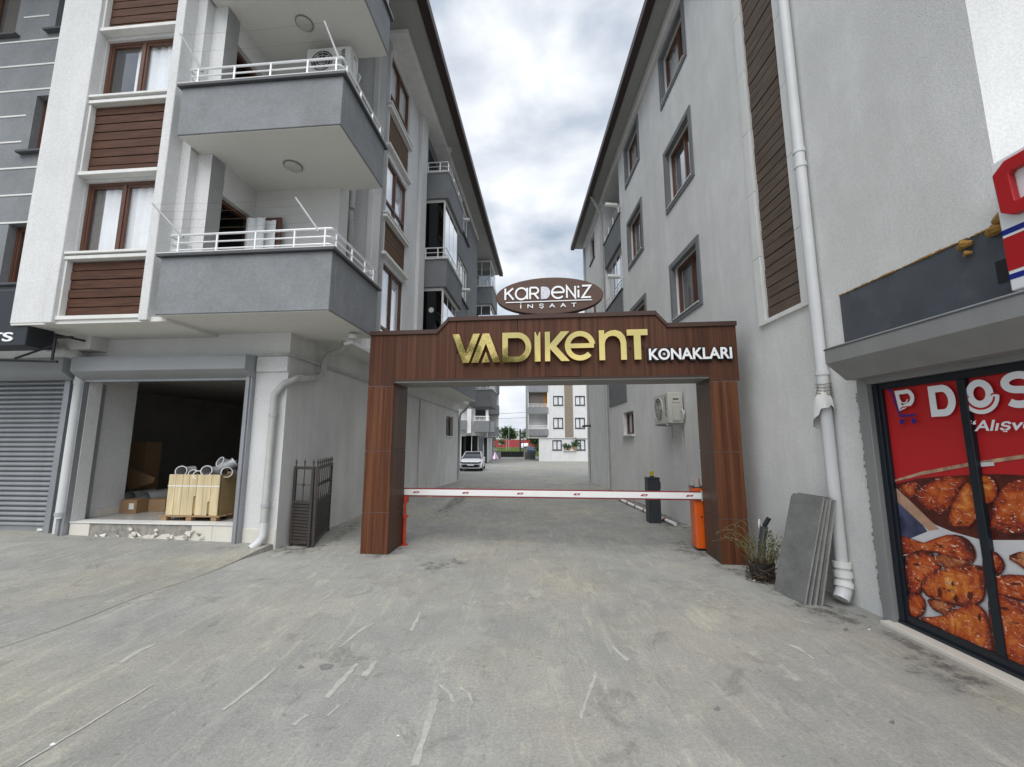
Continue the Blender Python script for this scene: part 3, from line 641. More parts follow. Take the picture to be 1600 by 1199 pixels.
# --- corner balconies
def rack(parent, p0, p1, q0, q1, lines, m):
    """two raised arms with washing lines between them"""
    o = MB(); o2 = MB(); o.tube([p0, p1], [.019, .015], 8); o2.tube([q0, q1], [.019, .015], 8)
    o.disc(p0, .022, 8, 2, .05); o2.disc(q0, .022, 8, 2, .05)
    r_ = o.build('drying_arm', m, parent); o2.build('drying_arm', m, parent)
    for t in lines:
        a = Vector(p0).lerp(Vector(p1), t); b = Vector(q0).lerp(Vector(q1), t); mid = (a + b) / 2 - Vector((0, 0, .03)); MB().tube([tuple(a), tuple(mid), tuple(b)], .0015, 4).build('washing_line', M['stem'], parent)
    return r_
for i in range(3):
    z0, z1 = lev[i], ptop[i]; x0, x1, y0, y1 = -1.50, 1.34, -1.16, .55
    b = MB(); b.box(x0, x1, y0, y1, z0 + .012, z0 + .12)
    th = .13
    b2 = MB(); b2.box(x0, x1, y0 - .004, y0 + th, z0 + .012 + .0, z1); b2.box(x1 - th, x1 + .004, y0 + th, y1, z0 + .012, z1); b2.box(x0, x0 + th, y0 + th, -.7, z0 + .012, z1); b2.box(.7, x1 - th, y1 - th, y1, z0 + .012, z1)
    bo = b2.build('balcony', M['grey_plaster'], LB, bevel=.01)
    MB().box(x0 + .02, x1 - .02, y0 + .02, y1 - .004, z0, z0 + .10).build('balcony_soffit', M['soffit_paint'], bo)
    cp = MB(); cp.box(x0 - .05, x1 + .06, y0 - .06, y0 + th + .02, z1, z1 + .045); cp.box(x1 - th - .02, x1 + .06, y0 + th + .02, y1 + .05, z1, z1 + .045); cp.build('coping', M['coping'], bo, bevel=.006)
    cl = MB(); cl.box(x0 - .05, x1 + .062, y0 - .062, y0 + th + .02, z1 + .0455, z1 + .062); cl.box(x1 - th - .02, x1 + .062, y0 + th + .02, y1 + .05, z1 + .0455, z1 + .062); cl.build('coping_edge', M['coping_light'], bo, bevel=.003)
    zr = z1 + .06; yy = y0 + .04; xx = x1 - .05
    posts = [(x, yy, zr) for x in (-1.28, -.62, .03, .68, 1.18)] + [(xx, y, zr) for y in (-.98, -.45, .05, .42)]
    railing(bo, [(-1.44, -.72, zr), (-1.44, yy, zr), (xx, yy, zr), (xx, y1 - .02, zr), (xx - .3, y1 - .02, zr)], M['rail'], heights=(.08, .20, .33), posts=posts)
    if i:
        cl_ = MB().disc((-.02, -.28, z0 - .012), .165, 28, 2, .03).build('ceiling_lamp', M['ac_grille'], bo, bevel=.008); dm = MB()
        for r__, zz_ in ((.15, .026), (.135, .05), (.09, .068), (.03, .076)): dm.v += [(-.02 + r__ * math.cos(k * .2618), -.28 + r__ * math.sin(k * .2618), z0 - zz_) for k in range(24)]
        for a_ in range(3): dm.f += [(a_ * 24 + k, a_ * 24 + (k + 1) % 24, a_ * 24 + 24 + (k + 1) % 24, a_ * 24 + 24 + k) for k in range(24)]
        dm.f.append(tuple(range(72, 96))); dm.build('lamp_dome', M['ac'], cl_)
    if i == 0: rack(bo, (-1.23, yy, zr + .31), (-1.72, yy - .1, zr + .85), (1.06, yy, zr + .31), (.68, yy - .05, zr + .85), (.25, .5, .75, .97), M['pole_grey'])
    if i == 1: rack(bo, (-1.22, yy, zr + .31), (-1.60, yy - .1, zr + .95), (1.22, yy, zr + .31), (.95, yy - .05, zr + 1.0), (.5, .96), M['pole_grey'])
# swivel spot lamp under the first balcony
sp = MB(); sp.disc((1.12, .10, 3.665), .085, 16, 2, .07); sp.tube([(1.12, .10, 3.64), (1.10, .08, 3.56)], .012, 8); sp.tube([(1.14, .06, 3.57), (1.0, .02, 3.52)], .032, 10)
sp.build('spot_lamp', M['trim_white'], LB)
# --- side elevation
ps = plane_right(.60)
sw = [(4.15, 6.20), (7.47, 9.05), (10.50, 12.05)]
wall('side_upper_wall', ps, 2.2, 5.5, 3.80, 12.4, [(2.45, 3.95, a, b) for a, b in sw] + [(2.45, 3.95, 6.44, 7.30), (2.45, 3.95, 9.36, 10.30)], M['white_plaster'], LB, reveal=.06)
for i, (a, b) in enumerate(sw): window(LB, ps, 2.45, 3.95, a, b, d=.055, mull=(.5,), transom=.45, cur=[(0, .48, 'curtain'), (.55, 1, 'curtain')], sill_out=.11, sill_over=.10)
for (a, b) in ((6.44, 7.30), (9.36, 10.30)):
    planks(LB, ps, 2.46, 3.94, a, b, 6, 'plank_tan', d=.012)
    MB(ps).box(2.36, 4.05, b + .02, b + .10, -.10, .05).build('panel_trim', M['trim_white'], LB, bevel=.006)
    MB(ps).box(2.36, 4.05, a - .10, a - .02, -.10, .05).build('panel_trim', M['trim_white'], LB, bevel=.006)
MB().box(.601, .72, 4.86, 5.44, 3.80, 12.4).build('column', M['white_plaster'], LB, bevel=.012)
# enclosed side balconies
px = 1.42
gl = [(3.80, 4.66), (6.68, 7.60), (9.72, 10.62)]
for i, (a, b) in enumerate(gl):
    bb = MB(); bb.box(.60, px, 5.50, 5.62, a, b); bb.box(px - .12, px, 5.62, 7.9, a, b); bb.box(.60, px - .12, 5.62, 7.9, a, a + .14)
    bo = bb.build('balcony', M['grey_dark_plaster'], LB, bevel=.01)
    c_ = MB(); c_.box(.60, px + .05, 5.45, 5.62, b, b + .045); c_.box(px - .12, px + .05, 5.62, 7.9, b, b + .045); c_.build('coping', M['coping_light'] if i else M['coping'], bo, bevel=.005)
    if i: railing(bo, [(.63, 5.52, b + .04), (px - .04, 5.52, b + .04), (px - .04, 7.85, b + .04)], M['rail'], heights=(.06, .2, .36), posts=[(.72, 5.52, b + .04), (1.12, 5.52, b + .04)] + [(px - .04, y, b + .04) for y in (5.6, 6.4, 7.2)])
    if i < 2:
        t0, t1 = b + .045, gl[i + 1][0]
        fr = MB(); fr.box(.64, 1.30, 5.60, 5.66, t1 - .09, t1); fr.box(.62, .66, 5.60, 5.66, t0, t1); fr.box(1.26, 1.31, 5.60, 5.66, t0, t1 - .09); fr.box(1.25, 1.31, 5.66, 7.85, t1 - .09, t1)
        for y in (6.25, 6.9, 7.45): fr.box(1.285, 1.30, y - .012, y + .012, t0, t1 - .09)
        fo = fr.build('glazing_frame', M['trim_white'], LB)
        MB().box(.66, 1.26, 5.62, 5.635, t0, t1 - .09).build('pane', M['tint_glass'], fo)
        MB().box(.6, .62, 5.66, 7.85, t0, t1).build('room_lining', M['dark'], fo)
        for (y0, y1) in ((5.67, 6.24), (6.26, 6.89), (6.91, 7.44)): MB().box(1.288, 1.296, y0, y1, t0, t1 - .45 if i == 0 else t1 - .09).build('pane', M['mirror_glass'], fo)
        if i == 0: MB().disc((.93, 5.60, 5.95), .085, 20, 1, .012).build('round_vent', M['ac'], fo)
MB().disc((1.05, 6.7, 12.37), .16, 20, 2, .06).build('ceiling_lamp', M['soffit_paint'], LB)
wall('side_grey_wall', plane_right(.60), 5.5, 7.9, 3.8, 12.4, [(5.9, 7.4, 9.9, 11.9)], M['grey_dark_plaster'], LB)
MB().box(.55, .58, 5.9, 7.4, 9.9, 11.9).build('room_lining', M['dark'], LB)
wh = [(8.9, 10.9, a, b) for a, b in ((4.8, 6.5), (7.75, 9.45), (10.7, 12.1))]
wall('grey_side_wall', plane_right(1.02), 7.9, 13.4, 3.78, 12.4, wh, M['grey_dark_plaster'], LB)
MB().box(.2, 1.02, 7.9, 7.94, 3.78, 12.4).build('pilaster', M['trim_white'], LB); MB().box(.1, 1.0, 13.36, 13.4, 3.78, 12.4).build('end_wall', M['white_plaster'], LB)
for h in wh: window(LB, plane_right(1.02), *h, d=.05, mull=(.33, .66), fm='trim_white', pane='mirror_glass', sill='coping', sill_out=.1, cur=[(0, 1, 'curtain')])
MB().box(-.04, 1.01, 7.9, 13.38, 3.755, 3.78).build('soffit', M['soffit_paint'], LB)
# far end of the upper floors: recess and a second stack of enclosed balconies
MB().box(-4, .30, 13.42, 18.2, 3.78, 12.4).build('recess_wall', M['white_plaster'], LB)
for i, (a, b) in enumerate(gl):
    bb = MB(); bb.box(.301, 1.50, 15.80, 15.92, a - .1, b); bb.box(1.38, 1.50, 15.92, 18.0, a - .1, b); bb.box(.301, 1.38, 15.92, 18.0, a - .1, a + .04)
    bo = bb.build('balcony', M['grey_dark_plaster'], LB, bevel=.01)
    c_ = MB(); c_.box(.301, 1.55, 15.75, 15.92, b, b + .05); c_.box(1.38, 1.55, 15.92, 18.0, b, b + .05); c_.build('coping', M['coping_light'], bo)
    railing(bo, [(.33, 15.82, b + .04), (1.46, 15.82, b + .04), (1.46, 17.9, b + .04)], M['rail'], heights=(.08, .22, .38), r=(.016, .016, .022), posts=[(x, 15.82, b + .04) for x in (.4, .8, 1.2)] + [(1.46, y, b + .04) for y in (16.2, 17.0, 17.8)])
    t0, t1 = b + .05, (gl[i + 1][0] - .1 if i < 2 else 12.3)
    fr = MB(); fr.box(.32, 1.38, 15.96, 16.0, t1 - .1, t1)
    for x in (.34, .84, 1.36): fr.box(x - .02, x + .02, 15.96, 16.0, t0, t1 - .1)
    fr.box(1.34, 1.38, 16.0, 17.9, t1 - .1, t1)
    for y in (16.6, 17.3, 17.88): fr.box(1.345, 1.375, y - .02, y + .02, t0, t1 - .1)
    fo = fr.build('glazing_frame', M['trim_white'], LB)
    for (x0, x1) in ((.36, .82), (.86, 1.34)): MB().box(x0, x1, 15.975, 15.985, t0, t0 + (t1 - t0) * .62).build('pane', M['mirror_glass'], fo)
    for (y0, y1) in ((16.02, 16.58), (16.62, 17.28), (17.32, 17.86)): MB().box(1.355, 1.365, y0, y1, t0, t1 - .1).build('pane', M['mirror_glass'], fo)
    MB().box(.302, .31, 16.0, 17.9, t0, t1).build('room_lining', M['dark'], fo)
pipe_y = 13.5
# roof edge
MB().box(-12, 1.56, -2.2, 18.5, 12.42, 12.5).build('eave', M['eave_soffit'], LB)
MB().box(.55, 1.10, 2.2, 13.4, 12.25, 12.42).build('cornice', M['trim_white'], LB, bevel=.02)
fa = MB(); fa.box(1.56, 1.80, -2.2, 18.6, 12.36, 12.62); fa.build('roof_fascia', M['fascia_brown'], LB, bevel=.02)
MB().prism([(1.74, 12.5), (-12, 12.5), (-5, 15.0)], -2.2, 18.5, ax=1).build('roof', M['roof_tile'], LB)
# --- pipes
def pipe(parent, path, r, m, name='downpipe', collars=(), n=14):
    p = MB(); p.tube(path, r, n)
    o = p.build(name, M[m], parent)
    for c in collars:
        a, b = Vector(path[c[0]]), Vector(path[c[0] + 1]); q = a.lerp(b, c[1]); d = (b - a).normalized() * .03
        MB().tube([tuple(q - d), tuple(q + d)], r * 1.16, n).build('pipe_collar', M[m if len(c) < 3 else c[2]], o)
    return o
pipe(LB, [(-.16, -.10, .30), (-.16, -.10, .70), (-.15, -.10, 2.30), (-.15, -.10, 2.60), (-.05, -.06, 2.78), (.09, .1, 2.92), (.10, .40, 2.97), (.11, .78, 3.05), (.12, .92, 3.18), (.12, .96, 3.42), (.2, .98, 3.55), (.45, .98, 3.62), (.52, .98, 3.72), (.52, .98, 3.86)], .062, 'pvc_old', collars=[(1, .02, 'pole_grey'), (1, .97, 'pole_grey'), (4, .3), (5, .5), (7, .6), (9, .2), (10, .5)])
pipe(LB, [(-.16, -.10, .45), (-.16, -.10, .24), (-.20, -.14, .14), (-.27, -.22, .06)], .064, 'pvc', name='pipe_shoe')
pipe(LB, [(-.7, -.06, 3.335), (.0, -.06, 3.335), (.055, .02, 3.335), (.055, 14.2, 3.30)], .022, 'pvc_old', name='conduit', n=8)
pipe(LB, [(.03, 7.6, .05), (.03, 7.6, 3.3)], .02, 'pvc_old', name='conduit', n=8)
pipe(LB, [(.06, 14.2, -.05), (.06, 14.2, 2.9), (.12, 14.1, 3.2), (.5, 13.6, 3.4), (.7, 13.5, 3.62), (.72, 13.46, 3.9), (.9, 13.5, 12.2)], .055, 'pvc_old', collars=[(0, .1), (0, .8)])
for i in range(2):
    z0, z1 = lev[i] + .1, lev[i + 1]
    pipe(LB, [(.30, 1.35, z0), (.30, 1.35, z1 - .25), (.30, 1.3, z1)], .062, 'pvc_old', collars=[(0, .85), (1, .4)])
pipe(LB, [(-3.97, -.10, .46), (-3.97, -.10, 2.95), (-3.97, -.08, 3.34)], .066, 'pvc', collars=[(0, .03, 'pole_grey'), (0, .97)])
pipe(LB, [(-3.97, -.08, 3.34), (-3.97, -.2, 3.42), (-4.15, -.35, 3.44), (-4.35, -.35, 3.46), (-4.38, -.35, 3.6), (-4.38, -.35, 3.75)], .066, 'pvc_old', name='pipe_bend', collars=[(4, .2)])
MB().box(-4.3, -3.6, -.3, .0, 3.45, 3.70).build('beam', M['white_plaster'], LB)

# ================================================================== NEIGHBOURING GREY BUILDING (far left)
NB = thing('grey_banded_building', 'dark grey building with thin white bands and a closed roller shutter', 'building', LO, LR)
pn = plane_front(-.30)
nh = [(-5.58, -4.9, 7.45, 8.70), (-5.70, -5.0, 4.73, 5.95), (-5.45, -4.7, 10.18, 11.6), (-7.9, -6.36, 10.15, 11.6), (-8.4, -6.9, 7.45, 8.7), (-8.4, -6.9, 4.73, 5.95)]
wall('upper_wall', pn, -14, -4.21, 4.45, 12.6, nh, M['grey_plaster'], NB)
for h in nh: window(NB, pn, *h, cur=[(0, 1, 'curtain_dark')], sill='coping', sill_out=.10, sill_over=.14, mull=(.5,))
bz = 7.12 - .575 * 5
for i in range(15):
    z = bz + i * .575 + .0
    if z < 4.6: continue
    segs = [(-14, -4.22)]
    for h in nh:
        if h[2] - .06 < z < h[3] + .02:
            ns = []
            for a, b in segs:
                if h[0] - .16 < b and h[1] + .16 > a: ns += [(a, h[0] - .16), (h[1] + .16, b)]
                else: ns.append((a, b))
            segs = [s for s in ns if s[1] - s[0] > .05]
    for a, b in segs: MB(pn).box(a, b, z - .016, z + .016, -.012, .01).build('white_band', M['trim_white'], NB)
MB(pn).box(-14, -4.21, 4.40, 4.45, -.05, .2).build('sill_band', M['trim_white'], NB)
wall('shop_level_wall', plane_front(.16), -14, -4.21, -.05, 4.44, [(-9.5, -4.36, .16, 2.96)], M['white_plaster'], NB)
MB().box(-9.6, -4.3, .17, .4, -.05, 3.0).build('shutter_backing', M['dark'], NB)
shn = 30; sh = (2.93 - .24) / shn
rs = MB().box(-9.5, -4.36, .135, .155, .165, .27).build('roller_shutter', M['zinc'], NB, bevel=.005)
slat = None
for i in range(shn):
    z0 = .26 + i * sh
    if slat is None:
        sm = MB(); P = [(.15, 0), (.135, .006), (.105, sh * .30), (.10, sh * .5), (.108, sh * .72), (.135, sh * .93), (.15, sh * .97)]
        sm.prism(P + [(.16, sh * .97), (.16, 0)], -9.5, -4.36, ax=0); slat = sm.build('slat', M['zinc'], rs); slat.location.z = z0
    else:
        c = slat.copy(); COL.objects.link(c); c.location.z = z0
gd = MB(); gd.box(-4.42, -4.30, .02, .14, .14, 2.98); gd.build('shutter_guide', M['zinc'], NB, bevel=.006)
MB().box(-4.62, -4.52, .09, .10, .20, .24).build('sticker', M['paper'], NB)
shutter_box(NB, -9.6, -4.10, 3.05, 3.31, -.30, 'zinc_box')
MB().box(-14, -4.21, .3, 9, 4.45, 12.6).build('filler_block', M['dark'], NB)  # unseen dark filling, added to block light inside this building too
# fascia sign with bracket
SG = thing('fascia_sign', 'dark box sign with white letters TS on a black bracket above the closed shutter', 'sign', LO, LR)
MB().box(-7.2, -3.92, -1.0, -.62, 3.36, 4.32).build('sign_box', M['sign_dark'], SG, bevel=.012)
br = MB(); br.tube([(-5.6, -.8, 3.20), (-3.55, -.8, 3.12)], .022, 6); br.tube([(-3.72, -.75, 3.12), (-3.72, -.75, 3.62)], .022, 6); br.tube([(-4.35, -.8, 3.19), (-3.72, -.75, 3.42)], .018, 6); br.tube([(-3.85, -.75, 3.55), (-3.4, -.75, 3.55)], .022, 6); br.tube([(-3.72, -.75, 3.6), (-3.72, .0, 3.6)], .02, 6); br.tube([(-5.0, -.8, 3.18), (-5.0, -.8, 3.37)], .02, 6)
br.build('bracket', M['black_metal'], SG)

# ------------------------------------------------------------------ lettering helpers
def text_mesh(body, offset=0.0, shear=0.0, spacing=1.0):
    cu = bpy.data.curves.new('t', 'FONT'); cu.body = body; cu.offset = offset; cu.shear = shear; cu.space_character = spacing; cu.resolution_u = 4
    ob = bpy.data.objects.new('t', cu); COL.objects.link(ob); dg = bpy.context.evaluated_depsgraph_get(); dg.update()
    me = bpy.data.meshes.new_from_object(ob.evaluated_get(dg)); v = [(p.co.x, p.co.y) for p in me.vertices]; f = [tuple(p.vertices) for p in me.polygons]
    bpy.data.objects.remove(ob); bpy.data.curves.remove(cu); bpy.data.meshes.remove(me)
    x0, x1 = min(p[0] for p in v), max(p[0] for p in v); y0, y1 = min(p[1] for p in v), max(p[1] for p in v)
    return [((p[0] - x0) / (x1 - x0), (p[1] - y0) / (y1 - y0)) for p in v], f
def text(name, body, place, depth, m, parent, **k):
    """place maps (0..1, 0..1, d) to a point; the letters get the given thickness"""
    v, f = text_mesh(body, **k); n = len(v); mb = MB(place)
    bm = bmesh.new(); bv = [bm.verts.new((p[0], p[1], 0)) for p in v]
    for q in f:
        try: bm.faces.new([bv[i] for i in q])
        except ValueError: pass
    bmesh.ops.remove_doubles(bm, verts=bm.verts, dist=1e-5)
    r_ = bmesh.ops.extrude_face_region(bm, geom=bm.faces[:]) if depth > .0005 else {'geom': []}; vs_ = [e for e in r_['geom'] if isinstance(e, bmesh.types.BMVert)]
    for e in vs_: e.co.z = 1
    bm.verts.index_update()
    mb.add([(p.co.x, p.co.y, p.co.z * depth) for p in bm.verts], [tuple(x.index for x in fc.verts) for fc in bm.faces]); bm.free()
    return mb.build(name, M[m], parent, smooth=False)
def arc(cx, cy, rx, ry, a0, a1, n=18): return [(cx + rx * math.cos(R(a0 + (a1 - a0) * i / n)), cy + ry * math.sin(R(a0 + (a1 - a0) * i / n))) for i in range(n + 1)]
def ribbon(mb, pts, w, d0, d1, closed=False, sx=1.0, sy=1.0, ox=0.0, oy=0.0):
    """thick line of width w along 2-D pts (scaled and moved), extruded d0..d1 on the mapped third axis"""
    P = [Vector((ox + p[0] * sx, oy + p[1] * sy)) for p in pts]; n = len(P); lft = []; rgt = []
    for i in range(n):
        a = P[i - 1] if (i > 0 or closed) else None; b = P[(i + 1) % n] if (i < n - 1 or closed) else None
        d1_ = (P[i] - a).normalized() if a is not None else None; d2_ = (b - P[i]).normalized() if b is not None else None
        if d1_ is None: d1_ = d2_
        if d2_ is None: d2_ = d1_
        t = (d1_ + d2_); t = t.normalized() if t.length > 1e-6 else d1_; nr = Vector((-t.y, t.x)); k_ = 1 / max(.35, nr.dot(Vector((-d1_.y, d1_.x))))
        lft.append(P[i] + nr * w / 2 * k_); rgt.append(P[i] - nr * w / 2 * k_)
    vs_ = [(p.x, p.y, d) for d in (d0, d1) for row in (lft, rgt) for p in row]; f = []
    m_ = n if closed else n - 1
    for i in range(m_):
        j = (i + 1) % n
        f += [(i, j, n + j, n + i), (2 * n + i, 3 * n + i, 3 * n + j, 2 * n + j), (i, 2 * n + i, 2 * n + j, j), (n + i, n + j, 3 * n + j, 3 * n + i)]
    if not closed: f += [(0, n, 3 * n, 2 * n), (n - 1, 3 * n - 1, 4 * n - 1, 2 * n - 1)]
    return mb.add(vs_, f)
GL = {
 'K': ([[(0, 0), (0, 1)], [(.60, 1), (.05, .48)], [(.2, .60), (.64, 0)]], .68),
 'a': ([arc(.44, .5, .44, .5, 20, 340), [(.88, 0), (.88, 1)]], .98),
 'R': ([[(0, 0), (0, 1)], [(0, 1), (.36, 1)] + arc(.36, .73, .26, .27, 90, -90)[1:] + [(0, .46)], [(.3, .46), (.64, 0)]], .70),
 'e': ([arc(.46, .5, .46, .5, 4, 318), [(0.02, .5), (.92, .5)]], 1.0),
 'N': ([[(0, 0), (0, 1), (.62, 0), (.62, 1)]], .74),
 'i': ([[(0, 0), (0, .66)], [(0, .84), (0, 1)]], .16),
 'Z': ([[(0, 1), (.62, 1), (0, 0), (.64, 0)]], .68),
}

text('letters', 'TS', (lambda u, v, d: (-4.36 - .27 + u * .48, -1.003 - d, 3.43 + v * .155)), .012, 'letter_white', SG, offset=.02)

# ================================================================== ENTRANCE ARCH
GR = -R(6)
GT = thing('entrance_arch', 'brown wood clad entrance arch spanning the lane with gold VADIKENT lettering', 'arch', (-2.45, 7.02, 0), GR)
GTOP, GSTEP, GBOT, GW, GD = 3.66, 3.87, 2.84, 6.02, .66
def gtop(x):
    P = [(0.02, GTOP), (1.19, GTOP), (1.375, GSTEP), (4.80, GSTEP), (4.965, GTOP), (GW, GTOP)]
    for (a, za), (b, zb) in zip(P, P[1:]):
        if a <= x <= b: return za + (zb - za) * (x - a) / (b - a)
    return GTOP
pill = {}
for nm, x0, x1 in (('a', 0.0, .455), ('b', 5.575, 5.98)):
    filler_block = MB().box(x0 + .014, x1 - .014, .014, GD - .014, -.03, 2.735).build('pillar_core', M['pole_grey'], GT)
    zs_ = [0.005, .655, 1.645, 2.730]
    for i in range(3):
        z0, z1 = zs_[i] + .004, zs_[i + 1] - .004
        for q, mm in (((x0, x1, 0, .014), 'gate_clad'), ((x0, x1, GD - .014, GD), 'gate_clad'), ((x0, x0 + .0135, .0145, GD - .0145), 'gate_side'), ((x1 - .0135, x1, .0145, GD - .0145), 'gate_side')):
            MB().box(*q, z0, z1).build('cladding_panel', M[mm], GT, bevel=.0025)
for x_ in (.4415, 5.575): MB().box(x_, x_ + .0135, .0145, GD - .0145, 2.734, GBOT - .001).build('cladding_panel', M['gate_side'], GT)
seams = [0.0, 1.518, 2.555, 3.575, 4.60, GW]
for side, (y0, y1) in enumerate(((0.0, .014), (GD - .014, GD))):
    for i in range(5):
        a, b = seams[i] + .004, seams[i + 1] - .004
        br_ = sorted({a, b} | {x for x in (1.19, 1.375, 4.80, 4.965) if a < x < b}); top = [(x, gtop(x)) for x in br_]
        if i == 0: bot = [(.455, GBOT), (.455, 2.737), (a, 2.737)]; P = [(b, GBOT)] + bot + top
        elif i == 4: P = [(b, 2.737), (5.575, 2.737), (5.575, GBOT), (a, GBOT)] + top
        else: P = [(b, GBOT + (.01 if i == 2 else 0)), (a, GBOT)] + top
        MB().prism(P, y0, y1, ax=1).build('cladding_panel', M['gate_beam'], GT)
cap = [(0.0, GTOP), (1.19, GTOP), (1.375, GSTEP), (4.80, GSTEP), (4.965, GTOP), (GW, GTOP)]
tr = MB()
for (a, za), (b, zb) in zip(cap, cap[1:]):
    tr.prism([(a - .008, za - .045), (b + .008, zb - .045), (b + .008, zb + .025), (a - .008, za + .025)], -.028, GD + .028, ax=1)
tr.build('cap_trim', M['gate_trim'], GT)
co_ = MB(); co_.prism([(.03, 2.76), (GW - .03, 2.76), (GW - .03, GTOP - .05), (4.95, GTOP - .05), (4.79, GSTEP - .05), (1.38, GSTEP - .05), (1.2, GTOP - .05), (.03, GTOP - .05)], .0145, GD - .0145, ax=1) if False else None
co_.box(.03, GW - .03, .016, GD - .016, GBOT + .004, GTOP - .06); co_.build('beam_core', M['letter_black'], GT)
MB().box(.455, 5.575, .02, GD - .02, GBOT - .055, GBOT - .002).build('beam_soffit', M['gate_under'], GT)
MB().box(.455, 5.575, .002, .020, GBOT - .03, GBOT - .001).build('drip_edge', M['gate_trim'], GT)
# gold letters
ux = lambda p: 1.467 + .01046 * (p - 708) + .006
def gold(name, polys, px0, px1, z0=3.085, z1=3.575, dz=0.0):
    x0, x1 = ux(px0), ux(px1); mb = MB()
    zz0, zz1 = z0 + dz, z1 + dz
    for kind, P, w in polys:
        if kind == 'p': mb.prism([(x0 + (x1 - x0) * p[0], zz0 + (zz1 - zz0) * p[1]) for p in P], -.085, -.03, ax=1)
        else:
            off = w[1] if isinstance(w, tuple) else 0; ww = w[0] if isinstance(w, tuple) else w
            m2 = MB(lambda a, b, c: (a, c, b)); ribbon(m2, P, ww, -.085 + off, -.03, closed=(kind == 'c'), sx=(x1 - x0), sy=(zz1 - zz0), ox=x0, oy=zz0); mb.add(m2.v, m2.f, raw=True)
    o = mb.build(name, M['gold'], GT, bevel=0, smooth=False)
    mb2 = MB()
    for yv in (0,): mb2.box(x0 + .05, x0 + .07, -.03, 0, zz0 + .2, zz0 + .22).box(x1 - .08, x1 - .06, -.03, 0, zz0 + .2, zz0 + .22)
    mb2.build('letter_spacer', M['letter_black'], o)
    return o
gold('letter', [('p', [(0, 1), (.24, 1), (.50, .34), (.76, 1), (1, 1), (.61, 0), (.39, 0)], 0)], 708, 752)
gold('letter', [('p', [(0, 0), (.39, 1), (.61, 1), (1, 0), (.76, 0), (.50, .66), (.24, 0)], 0), ('p', [(.36, 0), (.64, 0), (.50, .36)], 0)], 739, 785)
gold('letter', [('p', [(0, .96), (0, 0), (.22, .16), (.22, .80), (.55, .80), (.68, .76), (.77, .66), (.80, .5), (.77, .34), (.68, .22), (.55, .17), (.22, .16), (0, 0), (.52, 0), (.70, .03), (.86, .13), (.96, .29), (1, .5), (.96, .71), (.86, .87), (.70, .97), (.52, 1), (0, 1)], 0)] if False else
     [('c', [(.10, .09), (.10, .91), (.52, .91)] + arc(.52, .5, .38, .41, 90, -90, 16)[1:] , .092)], 788, 834)
gold('letter', [('p', [(0, 0), (1, 0), (1, 1), (.82, 1), (.5, .84), (.18, 1), (0, 1)], 0)], 839, 848)
gold('letter', [('p', [(0, 0), (.21, 0), (.21, .42), (.66, 0), (1, 0), (.46, .5), (1, 1), (.66, 1), (.21, .58), (.21, 1), (0, 1)], 0)], 855, 893)
gold('letter', [('r', arc(.5, .5, .40, .41, 6, 318, 26), .085), ('r', [(.12, .5), (.94, .5)], (.075, .0012))], 885, 933)
gold('letter', [('p', [(0, 0), (.21, 0), (.21, .55), (.25, .68), (.36, .78), (.5, .81), (.64, .78), (.75, .68), (.79, .55), (.79, 0), (1, 0), (1, .58), (.95, .78), (.82, .93), (.62, 1), (.42, .98), (.28, .92), (.20, .86), (.20, 1), (0, 1)], 0)], 938, 979)
gold('letter', [('p', [(.33, 0), (.66, 0), (.66, .80), (1, .80), (1, 1), (0, 1), (0, .80), (.33, .80)], 0)], 980, 1011)
# smaller white lettering on black backing
for nm, dx, dep, y0, m_ in (('letters_backing', .022, .05, -.052, 'letter_black'), ('letters', 0, .012, -.066, 'letter_white')):
    text(nm, 'KONAKLARI', (lambda u, v, d, dx=dx, y0=y0: (4.655 + u * 1.255 - dx + u * 2 * dx, y0 + d, 3.075 - dx + v * (.185 + 2 * dx))), dep if m_ == 'letter_white' else .05, m_, GT, offset=.045 if dx else .022)

wc = (4.655 + 1.255 * .184, 3.1675)
wh_ = MB().disc((wc[0], -.0672, wc[1]), .034, 16, 1, .002).build('wheel_mark', M['letter_black'], GT)
sp_ = MB()
for k in range(8): a = k * .7854; sp_.prism([(wc[0] + .004 * math.cos(a + 1.57), wc[1] + .004 * math.sin(a + 1.57)), (wc[0] + .03 * math.cos(a), wc[1] + .03 * math.sin(a)), (wc[0] - .004 * math.cos(a + 1.57), wc[1] - .004 * math.sin(a + 1.57))], -.0692 - k * .0002, -.0684, ax=1)
sp_.build('wheel_spokes', M['letter_white'], GT)
# ================================================================== OVAL SIGN ON THE ARCH
OV = thing('oval_sign', 'brown oval sign lettered in white standing on top of the entrance arch', 'sign', (-2.45, 7.02, 0), GR)
ocx, ocz, orx, orz = 3.085, 4.235, .905, .325
MB().prism([(ocx + orx * math.cos(2 * math.pi * i / 56), ocz + orz * math.sin(2 * math.pi * i / 56)) for i in range(56)], .05, .17, ax=1).build('panel', M['oval'], OV, bevel=.012)
st = MB()
for x in (2.6, 3.05, 3.55): st.box(x - .025, x + .025, .08, .14, GSTEP + .02, 4.0)
st.build('support_leg', M['gate_trim'], OV); MB().box(2.55, 3.62, .09, .13, GSTEP + .026, GSTEP + .05).build('base_plate', M['trim_white'], OV)
lx, lz, lh = 2.345, 4.175, .215
adv = sum(GL[c][1] if c != 'D' else .72 for c in 'KaRDeNiZ'); gap = .12; tot = adv + gap * 7; sxx = (3.79 - lx) / tot
xc = lx
